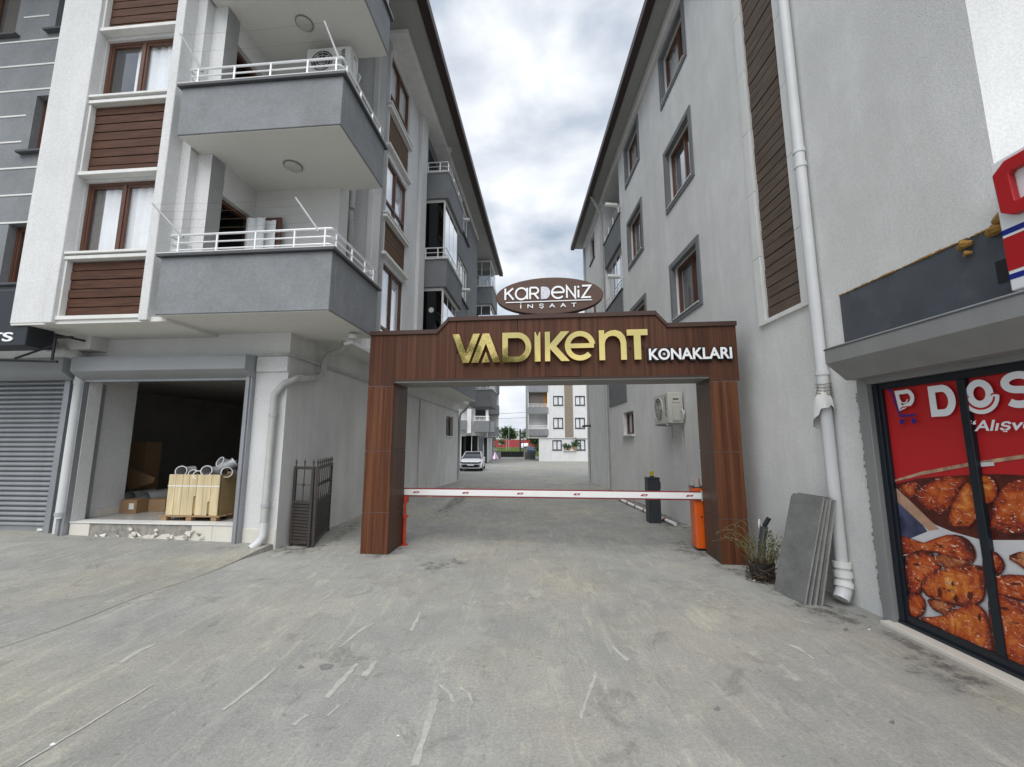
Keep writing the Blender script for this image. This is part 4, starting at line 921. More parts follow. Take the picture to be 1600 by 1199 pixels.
for i, ch in enumerate('KaRDeNiZ'):
    mb = MB(lambda a, b, c: (a, c, b))
    if ch == 'D':
        P = [(0, 0), (0, 1), (.32, 1)] + arc(.32, .5, .38, .5, 90, -90, 14)[1:]
        mb.prism([(xc + p[0] * sxx, lz + p[1] * lh) for p in P], .030, .048, ax=2); mb.build('letter', M['glitter'], OV, smooth=False); a_ = .72
    else:
        for k_, s_ in enumerate(GL[ch][0]): ribbon(mb, s_, .030, .034 - .0012 * k_, .048, sx=sxx, sy=lh * .93, ox=xc, oy=lz + lh * .035)
        mb.build('letter', M['letter_white'], OV, smooth=False); a_ = GL[ch][1]
    xc += (a_ + gap) * sxx
MB().box(2.35, 3.80, .036, .048, 4.128, 4.143).build('underline', M['letter_white'], OV)
text('letters', 'INŞAAT', (lambda u, v, d: (2.60 + u * .94, .036 + d, 4.005 + v * .092)), .012, 'letter_white', OV, offset=.008, spacing=2.2)

MB().box(2.602, 2.616, .036, .048, 4.108, 4.120).build('letter_dot', M['letter_white'], OV)
# ================================================================== BARRIER
BR = thing('barrier', 'orange barrier post with white boom lowered across the lane under the arch', 'barrier', (-2.45, 7.02, 0), GR)
bx0, by = 5.47, .76
cab = MB(); cab.prism([(bx0 + .02, by), (bx0 + .26, by), (bx0 + .28, by + .02), (bx0 + .28, by + .26), (bx0 + .26, by + .28), (bx0 + .02, by + .28), (bx0, by + .26), (bx0, by + .02)], .04, 1.02, ax=2)
co = cab.build('cabinet', M['orange'], BR, bevel=.008)
MB().box(bx0 - .004, bx0 + .284, by - .004, by + .284, 1.02, 1.035).build('cabinet_lid', M['cabinet'], co, bevel=.004)
MB().box(bx0 + .03, bx0 + .25, by + .03, by + .25, -.02, .045).build('cabinet_foot', M['black_metal'], co)
MB().disc((bx0 + .10, by - .003, .55), .014, 10, 1, .012).build('lock', M['black_metal'], co)
lamp = MB(); lamp.disc((bx0 + .09, by + .1, 1.06), .05, 14, 2, .05); lamp.disc((bx0 + .09, by + .1, 1.12), .044, 14, 2, .10); lamp.build('warning_lamp', M['clear_lamp'], BR)
bz_ = .895
bo_ = MB(); P = [(by - .05, bz_ - .05), (by - .05, bz_ + .05), (by - .01, bz_ + .06), (by + .0, bz_ + .06), (by + .0, bz_ - .06), (by - .01, bz_ - .06)]
bo_.prism(P, .40, bx0 + .13, ax=0); boom = bo_.build('boom', M['boom_white'], BR, bevel=.006)
ed = MB(); ed.box(.40, bx0 + .12, by - .04, by - .006, bz_ + .0605, bz_ + .072); ed.box(.40, bx0 + .12, by - .04, by - .006, bz_ - .072, bz_ - .0605); ed.build('boom_edge', M['boom_red'], boom)
hb = MB(); hb.box(bx0 + .10, bx0 + .15, by - .07, by, bz_ - .085, bz_ + .085); hb.build('boom_clamp', M['pole_grey'], BR, bevel=.006)
for x in (.60, 1.50, 2.47, 3.45, 4.58, 5.32):
    MB().prism([(x, bz_ - .012), (x + .10, bz_ - .012), (x + .125, bz_ + .018), (x + .025, bz_ + .018)], by - .0535, by - .0505, ax=1).build('reflector', M['boom_red'], boom)
    MB().prism([(x + .045, bz_ - .006), (x + .085, bz_ - .006), (x + .09, bz_ + .004), (x + .05, bz_ + .004)], by - .0545, by - .0537, ax=1).build('reflector_print', M['letter_white'], boom)
fk = MB(); fk.tube([(.485, .66, 0), (.485, .66, .50)], .030, 10); fk.tube([(.485, .66, .45), (.485, .66, .82)], .024, 10); fk.disc((.485, .66, .006), .075, 14, 2, .012); fk.disc((.485, .66, .48), .042, 12, 2, .06); fk.tube([(.485, .66, .46), (.55, .66, .50)], .012, 8)
fk.prism([(.455, .66), (.515, .66), (.515, .755), (.455, .755)], .72, .835, ax=2)
fk.build('fork_post', M['redpost'], BR)

# ------------------------------------------------------------------ second, dark barrier cabinet further in
DC = thing('barrier_cabinet', 'dark grey barrier cabinet with yellow lamp beside the lane wall', 'barrier', (3.06, 9.57, gz(9.57)))
c2 = MB(); c2.prism([(.02, 0), (.25, 0), (.27, .02), (.27, .27), (.02, .27), (0, .25), (0, .02)], .0, .97, ax=2); c2o = c2.build('cabinet', M['cabinet'], DC, bevel=.008)
MB().box(-.006, .276, -.006, .276, .97, .99).build('cabinet_lid', M['cabinet'], DC, bevel=.005)
MB().box(.27, .30, .05, .2, .74, .9).build('motor_hub', M['cabinet'], DC, bevel=.005)
lm = MB(); lm.disc((.13, .13, 1.005), .05, 14, 2, .03); lm.build('lamp_base', M['black_metal'], DC)
lm = MB(); lm.disc((.13, .13, 1.075), .042, 14, 2, .11); lm.build('warning_lamp', M['yellow_lamp'], DC)
pl_ = MB(); A, B = at_z(966, 781, .05), at_z(1040, 820, .05); A = on_ground(966, 782) + Vector((0, 0, .05)); B = Vector((3.48, 9.2, .05)); pl_.tube([tuple(A), tuple(A.lerp(B, .5)), tuple(B)], .038, 10)
po = tag(pl_.build('striped_pole', M['boom_white']), 'white and red pole lying on the ground along the wall behind the dark cabinet', 'pole')
d_ = (B - A)
for t in (.06, .22, .38, .54, .70, .86):
    MB().tube([tuple(A + d_ * t), tuple(A + d_ * (t + .025))], .0392, 10).build('red_band', M['boom_red'], po)

# ================================================================== RIGHT APARTMENT BUILDING
RX = 3.82
RB = thing('apartment_building', 'pale grey apartment building with grey framed windows and red shopfront film', 'building', (RX, 0, 0))
pw = plane_left(0.0)
lv = [(4.64, 5.88), (7.43, 8.83), (10.28, 11.52)]
hol = [(8.12, 9.46, a, b) for a, b in lv] + [(11.49, 12.83, a, b) for a, b in lv] + [(13.1, 14.3, 2.02, 2.77), (5.24, 6.02, 3.60, 12.0), (13.75, 16.2, 3.12, 11.75)] + [(18.2, 19.3, a, b) for a, b in lv]
wall('lane_wall', pw, 3.03, 20.7, 3.6, 12.05, [h for h in hol if h[2] >= 3.6] + [(13.75, 16.2, 3.6, 11.75, .9)], M['side_plaster'], RB, reveal=.14)
wall('shop_level_wall', pw, .45, 20.7, -.6, 3.6, [(.6, 4.51, .03, 2.45, .12), (13.1, 14.3, 2.02, 2.77), (13.75, 16.2, 3.12, 3.6, .9)], M['side_plaster'], RB, reveal=.14)
MB().box(.003, 14, 3.03, 3.05, 3.62, 12.05).build('street_wall', M['white_plaster'], RB)
MB().box(0.001, 14, .45, 3.04, 3.55, 3.62).build('shop_roof', M['soffit_paint'], RB); MB().box(.001, 14, .43, .45, -.1, 3.6).build('shop_street_wall', M['white_plaster'], RB)
MB().box(.001, 14, 20.68, 20.7, -.6, 12.05).build('end_wall', M['white_plaster'], RB)
MB().box(1.3, 14, 3.3, 20.4, .1, 12.0).build('filler_block', M['dark'], RB)  # added dark filling out of sight, blocks light behind the walls
for h in [(8.12, 9.46, a, b) for a, b in lv] + [(11.49, 12.83, a, b) for a, b in lv]:
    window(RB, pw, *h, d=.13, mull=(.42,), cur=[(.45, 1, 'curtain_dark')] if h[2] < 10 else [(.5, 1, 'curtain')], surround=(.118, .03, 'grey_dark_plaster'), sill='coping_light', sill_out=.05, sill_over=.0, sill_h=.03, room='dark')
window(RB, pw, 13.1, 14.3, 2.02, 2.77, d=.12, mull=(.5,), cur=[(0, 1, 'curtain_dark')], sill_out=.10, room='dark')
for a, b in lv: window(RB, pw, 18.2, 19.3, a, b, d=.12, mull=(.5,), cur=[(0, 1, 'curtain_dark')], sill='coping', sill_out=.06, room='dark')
# tall plank strip with white trim
planks(RB, pw, 5.25, 6.01, 3.61, 11.98, 54, 'plank_weathered', d=.01, gap=.014)
t = MB(pw)
for i in range(8):
    z0 = 3.53 + i * 1.065
    t.box(6.02, 6.19, z0 + .002, z0 + 1.062, -.045, .01); t.box(5.11, 5.24, z0 + .002, z0 + 1.062, -.045, .01)
t.box(5.24, 6.02, 3.532, 3.60, -.042, .01); t.build('strip_trim', M['trim_white'], RB, bevel=.006)
# recessed glazed balconies
for i, (a, b) in enumerate(((3.12, 4.15), (5.95, 6.98), (8.75, 9.78))):
    p_ = MB().box(-.03, .10, 13.76, 16.19, a, b).build('balcony', M['grey_dark_plaster'], RB, bevel=.01)
    MB().box(.10, 1.2, 13.76, 16.19, a, a + .15).build('balcony_floor', M['soffit_paint'], p_)
    MB().box(-.06, .12, 13.7, 16.22, b, b + .05).build('coping', M['coping'], p_, bevel=.005)
    railing(p_, [(-.01, 13.78, b + .04), (-.01, 16.16, b + .04)], M['rail'], heights=(.08, .2, .34), posts=[(-.01, y, b + .04) for y in (13.9, 14.7, 15.4, 16.05)])
    if i < 2:
        z1 = (5.95, 8.75)[i]; fr = MB(); fr.box(.12, .17, 13.76, 16.19, z1 - .08, z1)
        for y in (13.79, 14.4, 15.0, 15.6, 16.16): fr.box(.12, .17, y - .02, y + .02, b + .05, z1 - .08)
        fo = fr.build('glazing_frame', M['trim_white'], RB)
        for (y0, y1) in ((13.81, 14.38), (14.42, 14.98), (15.02, 15.58), (15.62, 16.14)): MB().box(.14, .15, y0, y1, b + .05, z1 - .08).build('pane', M['mirror_glass'], fo)
MB().box(1.1, 1.15, 13.7, 16.25, 3.1, 11.8).build('balcony_back_wall', M['grey_dark_plaster'], RB)
# eaves
MB().box(-.46, 14, 2.0, 21.2, 12.06, 12.16).build('eave', M['eave_soffit'], RB)
MB().box(-.10, .02, 3.03, 20.7, 11.74, 12.06).build('cornice', M['trim_white'], RB, bevel=.02)
MB().box(-.66, -.46, 2.0, 21.25, 12.0, 12.24).build('roof_fascia', M['fascia_brown'], RB, bevel=.02)
MB().prism([(-.6, 12.17), (14, 12.17), (7, 14.6)], 2.0, 21.2, ax=1).build('roof', M['roof_tile'], RB)
# pipes
pipe(RB, [(-.085, 4.95, .42), (-.085, 4.95, 5.2), (-.085, 4.95, 12.0)], .062, 'pvc', collars=[(1, .02), (1, .05), (0, .46)])
pipe(RB, [(-.085, 4.95, .44), (-.088, 4.94, .24), (-.12, 4.92, .14), (-.17, 4.90, .07)], .078, 'pvc', name='pipe_shoe', collars=[(0, .1, 'trim_white'), (0, .6, 'trim_white'), (1, .3, 'trim_white')])
pipe(RB, [(-.50, 16.3, 12.05), (-.40, 16.3, 11.9), (-.09, 16.35, 11.3), (-.09, 16.4, -.02)], .06, 'pvc_old', collars=[(2, .12), (2, .3), (2, .55), (2, .8)])
pipe(RB, [(-.06, 20.6, -.1), (-.06, 20.6, 12)], .05, 'pvc_old', collars=[(0, .1), (0, .5)])
pipe(RB, [(-.02, 9.35, 2.15), (-.02, 9.2, 1.0), (-.02, 8.95, .2), (-.05, 8.9, .06), (-.2, 9.1, .03)], .011, 'pvc_old', name='drain_hose', n=6)
# shop: shutter box, dark fascia panel, frame
sb = MB(); P = [(-.42, 2.80), (0, 2.86), (0, 2.45), (-.22, 2.45), (-.42, 2.63)]
sb.add([(p[0], y, p[1]) for y in (.6, 4.44) for p in P], [(0, 1, 2, 3, 4), (9, 8, 7, 6, 5)] + [(i, (i + 1) % 5, 5 + (i + 1) % 5, 5 + i) for i in range(5)])
sb.build('shutter_box', M['box_grey'], RB, bevel=.008)
MB().box(-.425, -.405, .6, 4.445, 2.775, 2.785).build('box_seam', M['coping'], RB)
gd = MB(); gd.box(-.05, .08, 4.39, 4.515, 0.0, 2.46); gd.box(-.05, .02, .6, 4.39, 2.40, 2.455); gd.box(-.20, .01, .6, 4.46, 2.455, 2.50); gd.build('shutter_guide', M['box_grey'], RB, bevel=.005)
MB().box(-.006, .01, .6, 4.66, 2.86, 3.48).build('fascia_panel', M['panel_grey'], RB)
fm = MB()
rr = random.Random(3)
for i in range(46):
    y = 4.66 - i * .04; w = rr.uniform(.02, .05); h = rr.uniform(.002, .014) * (4.0 if y < 3.2 else 1); fm.box(-.012 - h * .6, .006, y - w, y, 3.478 - h * .5, 3.484 + h * .5)
fm.build('foam_seal', M['foam'], RB, bevel=.006)
for (y, z, s) in ((3.28, 3.42, .05), (3.27, 3.34, .03), (3.05, 3.43, .06), (2.98, 3.50, .07), (2.92, 3.53, .06)): MB().tube([(-.03, y + s, z), (-.05, y, z + .01), (-.03, y - s, z)], [s * .5, s * .75, s * .4], 8).build('foam_lump', M['foam'], RB)
MB().box(-.011, -.006, 2.9, 3.12, 3.02, 3.20).build('cover_plate', M['black_metal'], RB)
fr = MB(); fr.box(.02, .10, 4.30, 4.39, .03, 2.40); fr.box(.02, .10, .6, 4.30, 2.33, 2.40); fr.box(.02, .10, .6, 4.30, .03, .13); fr.box(.015, .10, 3.495, 3.56, .13, 2.33); fr.box(-.01, .10, .6, 4.39, .03, .06); fr.box(.0, .10, 4.33, 4.385, .061, 2.39)
fr.build('shop_frame', M['shop_frame'], RB, bevel=.004)
MB().box(-.14, .02, .6, 4.45, -.02, .032).build('shop_sill', M['tile_cream'], RB, bevel=.008)
cr = MB()
for i in range(60):
    z = .15 + i * .037; e = rr.uniform(.0, .03); cr.box(-.012 - rr.uniform(0, .02), .0, 4.515, 4.545 + e, z, z + .034)
cr.build('broken_plaster', M['rubble'], RB, bevel=.006)

# printed window film (flat print on the panes)
PX = RX + .055
def pm(x, y): p = at_x(x, y, PX); return (p.y, p.z)
def c1(x, y): return pm(1300 + x / 4.283, 540 + y / 4.283)
def c2_(x, y): return pm(1300 + x / 3.747, 780 + y / 3.747)
pane1 = MB().box(.058, .07, 3.52, 4.32, .10, 2.36).build('window_film', M['poster_red'], RB)
pane2 = MB().box(.0585, .0695, .6, 3.53, .10, 2.36).build('window_film', M['poster_red'], RB)
layer = [.0]
def pr_(poly, m, parent=None, name='print'):
    layer[0] += .00045; d = .055 - layer[0]
    n = len(poly); cx = sum(p[0] for p in poly) / n; cz = sum(p[1] for p in poly) / n
    if m.startswith('chicken'):       # round the outline of each printed piece
        out = []
        for i in range(n):
            a, b = poly[i], poly[(i + 1) % n]
            out += [(a[0] * .75 + b[0] * .25, a[1] * .75 + b[1] * .25), (a[0] * .25 + b[0] * .75, a[1] * .25 + b[1] * .75)]
        poly = out; n = len(poly)
        if m != 'chicken_dark': pr_([(cx + (p[0] - cx) * 1.05, cz + (p[1] - cz) * 1.05 - .006) for p in poly], 'char_print', parent); layer[0] += .00045; d = .055 - layer[0]
    rg2 = [(1, 0), (.82, .40), (.55, .8), (.28, 1)]; vs_ = [(d, cx + (p[0] - cx) * k_, cz + (p[1] - cz) * k_ + (1 - k_) * .02) for k_, _ in rg2 for p in poly] + [(d, cx, cz + .02)]; fd = [f_ for _, f_ in rg2 for _p in poly] + [1.0]
    if not m.startswith('chicken'): return MB().add([(d, p[0], p[1]) for p in poly], [tuple(range(n))]).build(name, M[m], parent or pane1, smooth=False)
    fs = [(q_ * n + i, q_ * n + (i + 1) % n, q_ * n + n + (i + 1) % n, q_ * n + n + i) for q_ in range(3) for i in range(n)] + [(3 * n + i, 3 * n + (i + 1) % n, 4 * n) for i in range(n)]
    if n > 40 or parent == 'flat': pass
    ob = MB().add(vs_, fs).build(name, M[m], parent or pane1, smooth=False); at = ob.data.attributes.new('fade', 'FLOAT', 'POINT'); at.data.foreach_set('value', fd); return ob
lowz = .11
pr_([c1(400, 935), c1(560, 893), c1(700, 878), c1(905, 868), c1(1100, 860), (.62, c1(1500, 850)[1] + .02), (.62, .11), (3.0, .11), pm(1440, 990), c1(405, 1000)], 'print_white')
pr_([c1(400, 935), c1(560, 893), c1(700, 878), c1(905, 868), c1(1100, 860), (.62, c1(1500, 850)[1] + .02), (.62, .95), (2.6, .92), c2_(1124, 240), c2_(880, 240), c2_(700, 190), c1(690, 1199), c1(400, 955)], 'char_print')
pr_([c1(402, 1010), c1(600, 1190), c2_(560, 190), c2_(450, 235), c2_(372, 215)], 'print_blue')
pr_([c1(400, 955), c1(440, 960), c1(720, 1230), c1(650, 1240), c1(402, 1012)], 'print_wood')
pr_([c1(400, 905), c1(600, 845), c1(900, 787), c1(1100, 757), c1(1300, 728), c1(1500, 712), c1(1500, 738), c1(1300, 755), c1(1100, 783), c1(900, 812), c1(600, 868), c1(402, 918)], 'print_strip')
pr_([c1(950, 800), c1(1010, 783), c1(1085, 780), c1(1090, 805), c1(1000, 812)], 'print_white')
for P, mm in (([(440, 940), (520, 915), (590, 905), (560, 985), (545, 1030), (480, 1000)], 'chicken'), ([(590, 920), (700, 880), (880, 873), (905, 895), (860, 980), (810, 1060), (760, 1130), (690, 1120), (600, 1085), (545, 1020)], 'chicken'), ([(860, 970), (925, 900), (960, 1000), (975, 1210), (775, 1210), (800, 1080)], 'chicken_pale'), ([(945, 885), (1040, 865), (1100, 900), (1118, 980), (1075, 1060), (975, 1045)], 'chicken_pale'), ([(1155, 930), (1290, 880), (1500, 870), (1500, 1240), (1070, 1260), (1075, 1090)], 'chicken')):
    pr_([c1(*p) for p in P], mm)
for P, mm in (([(1020, 340), (1124, 300), (1200, 320), (1200, 480), (1124, 400)], 'chicken_dark'),
              ([(385, 215), (450, 222), (520, 265), (610, 230), (700, 203), (785, 222), (835, 285), (838, 355), (780, 375), (700, 345), (640, 315), (560, 305), (480, 305), (430, 345), (392, 312)], 'chicken'), ([(440, 335), (520, 295), (620, 330), (655, 405), (565, 455), (540, 520), (520, 565), (460, 555), (438, 430)], 'chicken'),
              ([(620, 315), (700, 330), (790, 370), (850, 365), (800, 400), (660, 415), (618, 365)], 'chicken_dark'), ([(895, 295), (965, 300), (1025, 370), (1010, 425), (930, 475), (890, 420)], 'chicken'),
              ([(530, 490), (600, 428), (720, 398), (840, 385), (900, 400), (905, 520), (885, 605), (780, 625), (690, 605), (580, 572), (545, 535)], 'chicken_pale'), ([(433, 568), (520, 548), (562, 600), (550, 675), (490, 695), (442, 650)], 'chicken'),
              ([(560, 580), (640, 590), (745, 625), (700, 690), (640, 670), (590, 640)], 'chicken_dark'),
              ([(925, 480), (1000, 438), (1200, 450), (1200, 610), (1040, 565), (935, 555)], 'chicken'), ([(505, 690), (640, 690), (720, 650), (835, 608), (900, 640), (930, 720), (960, 930), (800, 850), (680, 770)], 'chicken_pale'), ([(930, 560), (1010, 555), (1200, 640), (1200, 1100), (985, 950), (940, 740)], 'chicken')):
    pr_([c2_(*p) for p in P], mm)
for (x, y, a, b) in ((505, 382, 22, 7), (575, 315, 20, 8), (645, 545, 14, 30), (740, 582, 14, 26), (722, 495, 9, 14), (825, 565, 16, 24), (880, 690, 12, 24), (970, 750, 12, 26), (1090, 497, 32, 9), (1020, 640, 44, 8)):
    pr_([c2_(x + a * math.cos(t_ * .3927) * rr.uniform(.55, 1.25), y + b * math.sin(t_ * .3927) * rr.uniform(.55, 1.25)) for t_ in range(16)], 'char_print')
# the food picture goes on across the rest of the film
for o in [c for c in pane1.children if c.data.materials[0].name.startswith(('roast', 'char')) and len(c.data.vertices) > 20]:
    ymin = min(v.co.y for v in o.data.vertices); ymax = max(v.co.y for v in o.data.vertices)
    for sh in (-1.07, -2.14):
        if ymax < 3.3 and ymin + sh < .62: continue
        if ymin + sh < .62 or ymax + sh > 2.75: continue
        c = o.copy(); COL.objects.link(c); c.parent = pane2; c.location.y = sh
for y_ in (2.50, 1.50): MB().box(.015, .10, y_, y_ + .065, .13, 2.33).build('mullion', M['shop_frame'], RB, bevel=.004)
# shop name on the film
layer[0] += .001
def film_ribbon(pts, w, m, closed=False, px=None, parent=None):
    layer[0] += .00035; mb = MB(lambda a, b, c: (c, a, b)); d = .055 - layer[0]
    ribbon(mb, pts, w, d, d + .0002, closed=closed); return mb.build('print', M[m], parent or pane1, smooth=False)
zt, zb_ = c1(700, 270)[1], c1(700, 478)[1]; hh = zt - zb_
yD = c1(660, 300)[0]; w = .062
film_ribbon([(yD - .032, zb_ + .031), (yD - .032, zt - .031), (yD - .12, zt - .031)] + [(yD - .12 - p[0], zb_ + hh / 2 + p[1]) for p in arc(0, 0, .078, hh / 2 - .031, 80, -80, 12)] + [(yD - .12, zb_ + .031)], w, 'letter_white', closed=True)
yO = (c1(888, 350)[0] + c1(1148, 350)[0]) / 2; zO = c1(1020, 350)[1]
film_ribbon([(yO - p[0], zO + .035 + p[1]) for p in arc(0, 0, .073, .088, 0, 360, 28)[:-1]], .056, 'letter_white', closed=True, parent=pane2)
film_ribbon([(yO - p[0], zO + .012 + p[1]) for p in arc(0, 0, .118, .125, 178, 362, 22)], .040, 'letter_white', parent=pane2)
film_ribbon([(yO - p[0], zO + .010 + p[1]) for p in arc(0, 0, .102, .102, 186, 354, 20)], .015, 'poster_red', parent=pane2)
for sgn in (-1, 1): film_ribbon([(yO - sgn * .108 - p[0], zO + .008 + p[1]) for p in arc(0, 0, .026, .017, 10, 170, 8)], .011, 'poster_red', parent=pane2)
yS = c1(1155, 300)[0] - .115; zc = zO + .035
film_ribbon([(yS - p[0], zc + p[1]) for p in arc(0, .056, .083, .056, 35, 270, 14) + arc(0, -.056, .083, .056, 90, -145, 14)[1:]], .056, 'letter_white', parent=pane2)
yT = yS - .22; film_ribbon([(yT + .10, zc + .085), (yT - .10, zc + .085)], .056, 'letter_white', parent=pane2); film_ribbon([(yT, zc + .085), (yT, zc - .14)], .056, 'letter_white', parent=pane2)
# trolley mark
yL = c1(430, 310)[0]; zL = c1(430, 300)[1]; zl = c1(440, 455)[1]; h2 = zL - zl
film_ribbon([(yL - .055, zl + .045), (yL - .035, zL - .03), (yL - .12, zL - .03)] + [(yL - .13 - p[0], zl + .025 + h2 / 2 + p[1]) for p in arc(0, 0, .06, h2 / 2 - .05, 75, -75, 10)], .040, 'letter_white', closed=True)
film_ribbon([(yL - .10 - p[0], zl + h2 * .60 + p[1]) for p in arc(0, 0, .040, .045, 195, 345, 10)], .011, 'letter_white')
film_ribbon([(yL - .05, zl + .035), (yL - .08, zl + .055), (yL - .19, zl + .055)], .012, 'poster_red')
film_ribbon([(yL + .055, zL + .005), (yL + .025, zL), (yL - .045, zl - .03), (yL - .20, zl - .03)], .020, 'navy')
for yy_ in (yL - .055, yL - .175):
    layer[0] += .0003; MB().add([(.055 - layer[0], yy_ + .026 * math.cos(k_ * .5236), zl - .085 + .026 * math.sin(k_ * .5236)) for k_ in range(12)], [tuple(range(12))]).build('print', M['navy'], pane1, smooth=False)
ya, za = c1(945, 570); zt2 = c1(945, 515)[1]
layer[0] += .0004; dd = .055 - layer[0]
text('print', '“Alışveriş', (lambda u, v, d: (dd, ya - u * .62, za - .03 + v * (zt2 - za + .045))), 0.0, 'letter_white', pane2, offset=.018, shear=.25)

# corner shop sign: red letter on a white, blue and red box
CS = thing('corner_sign', 'white sign box with big red letter and red and blue stripes', 'sign', (RX, 0, 0))
sx0 = -.22
MB().box(sx0, .0, .7, 2.88, 2.87, 3.86).build('sign_box', M['sign_white'], CS, bevel=.01)
def strip(y0, y1, z0, z1, m, d=.002, nm='stripe'): MB().box(sx0 - d, sx0 - .0003, y0, y1, z0, z1).build(nm, M[m], CS)
strip(.7, 2.875, 3.02, 3.27, 'red'); strip(.7, 2.875, 3.29, 3.33, 'blue'); strip(.7, 2.875, 2.955, 2.995, 'blue')
mb = MB(lambda a, b, c: (c, a, b)); ribbon(mb, [(2.78, 3.47), (2.79, 3.72), (2.74, 3.76), (2.45, 3.76), (2.38, 3.70), (2.38, 3.50), (2.45, 3.44), (2.74, 3.44)], .095, sx0 - .05, sx0, closed=True); mb.build('letter', M['red'], CS, bevel=.006)

# ================================================================== THINGS ON THE RIGHT
# stone slabs leaning on the wall
names = ('dark grey stone slab leaning in front of the others beside the white downpipe', 'second stone slab from the front of the leaning stack, mostly hidden', 'third stone slab from the front of the leaning stack, pale edge showing', 'rearmost stone slab of the leaning stack, next to the wall')
sh_ = ((0, 0, 0, 1.165), (.045, -.01, -.015, 1.15), (.088, .0, -.03, 1.17), (.140, -.03, -.055, 1.145))
for i in range(4):
    dx, ya_, yb_, zt_ = sh_[i]
    A = Vector((3.20 + dx, 5.39 + ya_, 0)); B = Vector((3.255 + dx * 1.05, 4.93 + yb_, 0)); C_ = Vector((3.555 + dx * .62, 4.885 + yb_, zt_)); D_ = Vector((3.50 + dx * .62, 5.35 + ya_, zt_))
    nrm = (B - A).cross(D_ - A).normalized() * (.020, .018, .026, .022)[i]
    if nrm.x < 0: nrm = -nrm
    P = [A, B, C_, D_ + (C_ - D_) * .07, D_ - (D_ - A) * .035]; n = 5
    sl = MB().add([tuple(p) for p in P] + [tuple(p + nrm) for p in P], [tuple(range(n))[::-1], tuple(range(n, 2 * n))] + [(k, (k + 1) % n, n + (k + 1) % n, n + k) for k in range(n)])
    o = sl.build('stone_slab', M['slab'], None, bevel=.003, smooth=False); tag(o, names[i], 'slab', 'stone slabs leaning on the right wall')
    e = (B - A).normalized() * .0015; q = [B + e, C_ + e, C_ + e + nrm, B + e + nrm]
    MB().add([tuple(x) for x in q], [(0, 1, 2, 3)]).build('sawn_edge', M['slab_edge'], o)
# weeds growing out of a dried root ball in a pot
PT = thing('potted_weeds', 'dry root ball with wild weeds and arching dead stems at the foot of the arch', 'plant', (3.30, 5.78, 0)); PT.scale = (.86, .86, .86)
rp = random.Random(11)
pot = MB()
prof = [(.13, 0), (.17, .12), (.185, .26), (.165, .265), (.15, .2)]; n = 16
for (r_, z) in prof: pot.v += [(r_ * math.cos(2 * math.pi * k / n), r_ * math.sin(2 * math.pi * k / n), z) for k in range(n)]
for i in range(len(prof) - 1): pot.f += [(i * n + k, i * n + (k + 1) % n, (i + 1) * n + (k + 1) % n, (i + 1) * n + k) for k in range(n)]
pot.build('pot', M['black_metal'], PT)
roots = MB()
for i in range(110):
    t = rp.uniform(0, 6.28); r0 = rp.uniform(.10, .21); z = rp.uniform(.02, .30); p = []
    for k in range(5):
        p.append((r0 * math.cos(t), r0 * math.sin(t), z)); t += rp.uniform(-.5, .5); z = max(.006, z + rp.uniform(-.09, .07)); r0 = min(.28, max(.08, r0 + rp.uniform(-.05, .06)))
    roots.tube(p, rp.uniform(.003, .007), 4, caps=False)
roots.build('root_tangle', M['root'], PT)
stems = MB()
tips = []
for i in range(46):
    t = rp.uniform(0, 6.28); h = rp.uniform(.15, .50); o = rp.uniform(.05, .32); b = Vector((.12 * math.cos(t), .12 * math.sin(t), .24)); e = b + Vector((o * math.cos(t), o * math.sin(t), h)); m_ = b.lerp(e, .5) + Vector((0, 0, .05))
    stems.tube([tuple(b), tuple(m_), tuple(e)], [.004, .003, .0015], 4, caps=False); tips.append((b, m_, e))
for (dx, dy, h) in ((-.42, .1, .62), (-.50, .22, .50), (-.36, .3, .42), (-.30, .05, .70), (-.55, .15, .36), (.1, -.2, .45), (.17, .05, .52)):
    b = Vector((0, 0, .26)); e = Vector((dx * 1.15, dy, .26 + h * .75)); m_ = Vector((dx * .5, dy * .5, .26 + h)); q = [(1 - s) ** 2 * b + 2 * s * (1 - s) * (m_ + Vector((0, 0, .12))) + s * s * e for s in [k / 8 for k in range(9)]]
    stems.tube([tuple(x) for x in q], [.004] * 4 + [.003] * 3 + [.002] * 2, 4, caps=False); tips.append((q[3], q[5], q[8]))
stems.build('stem', M['stem'], PT)
lf = MB()
for (b, m_, e) in tips:
    for k in range(11):
        s = rp.uniform(.25, 1); c = (b.lerp(m_, s * 2) if s < .5 else m_.lerp(e, s * 2 - 1)); d = Vector((rp.gauss(0, 1), rp.gauss(0, 1), rp.gauss(.3, .8))).normalized() * rp.uniform(.018, .05); sd_ = d.cross(Vector((rp.gauss(0, 1), rp.gauss(0, 1), 1))).normalized() * d.length * .28
        lf.quad(tuple(c), tuple(c + d * .5 + sd_), tuple(c + d), tuple(c + d * .5 - sd_))
lf.build('foliage', M['weed'], PT, smooth=False)
# leaning stub of an old barrier arm
rd = MB(); rd.tube([(3.50, 6.16, .0), (3.52, 6.10, .42), (3.54, 6.06, .62)], .048, 12); rdo = tag(rd.build('barrier_stub', M['rod_blue']), 'dark stub of a pole wrapped in torn plastic leaning behind the weeds', 'pole')
MB().tube([(3.54, 6.06, .62), (3.60, 6.03, .74)], .03, 10).build('pole_end', M['black_metal'], rdo)
wr = MB(); wr.tube([(3.525, 6.075, .56), (3.49, 6.05, .66), (3.46, 6.03, .72), (3.45, 6.03, .66), (3.455, 6.04, .60)], [.012, .010, .008, .012, .003], 6); wr.build('torn_wrap', M['bag'], rdo)
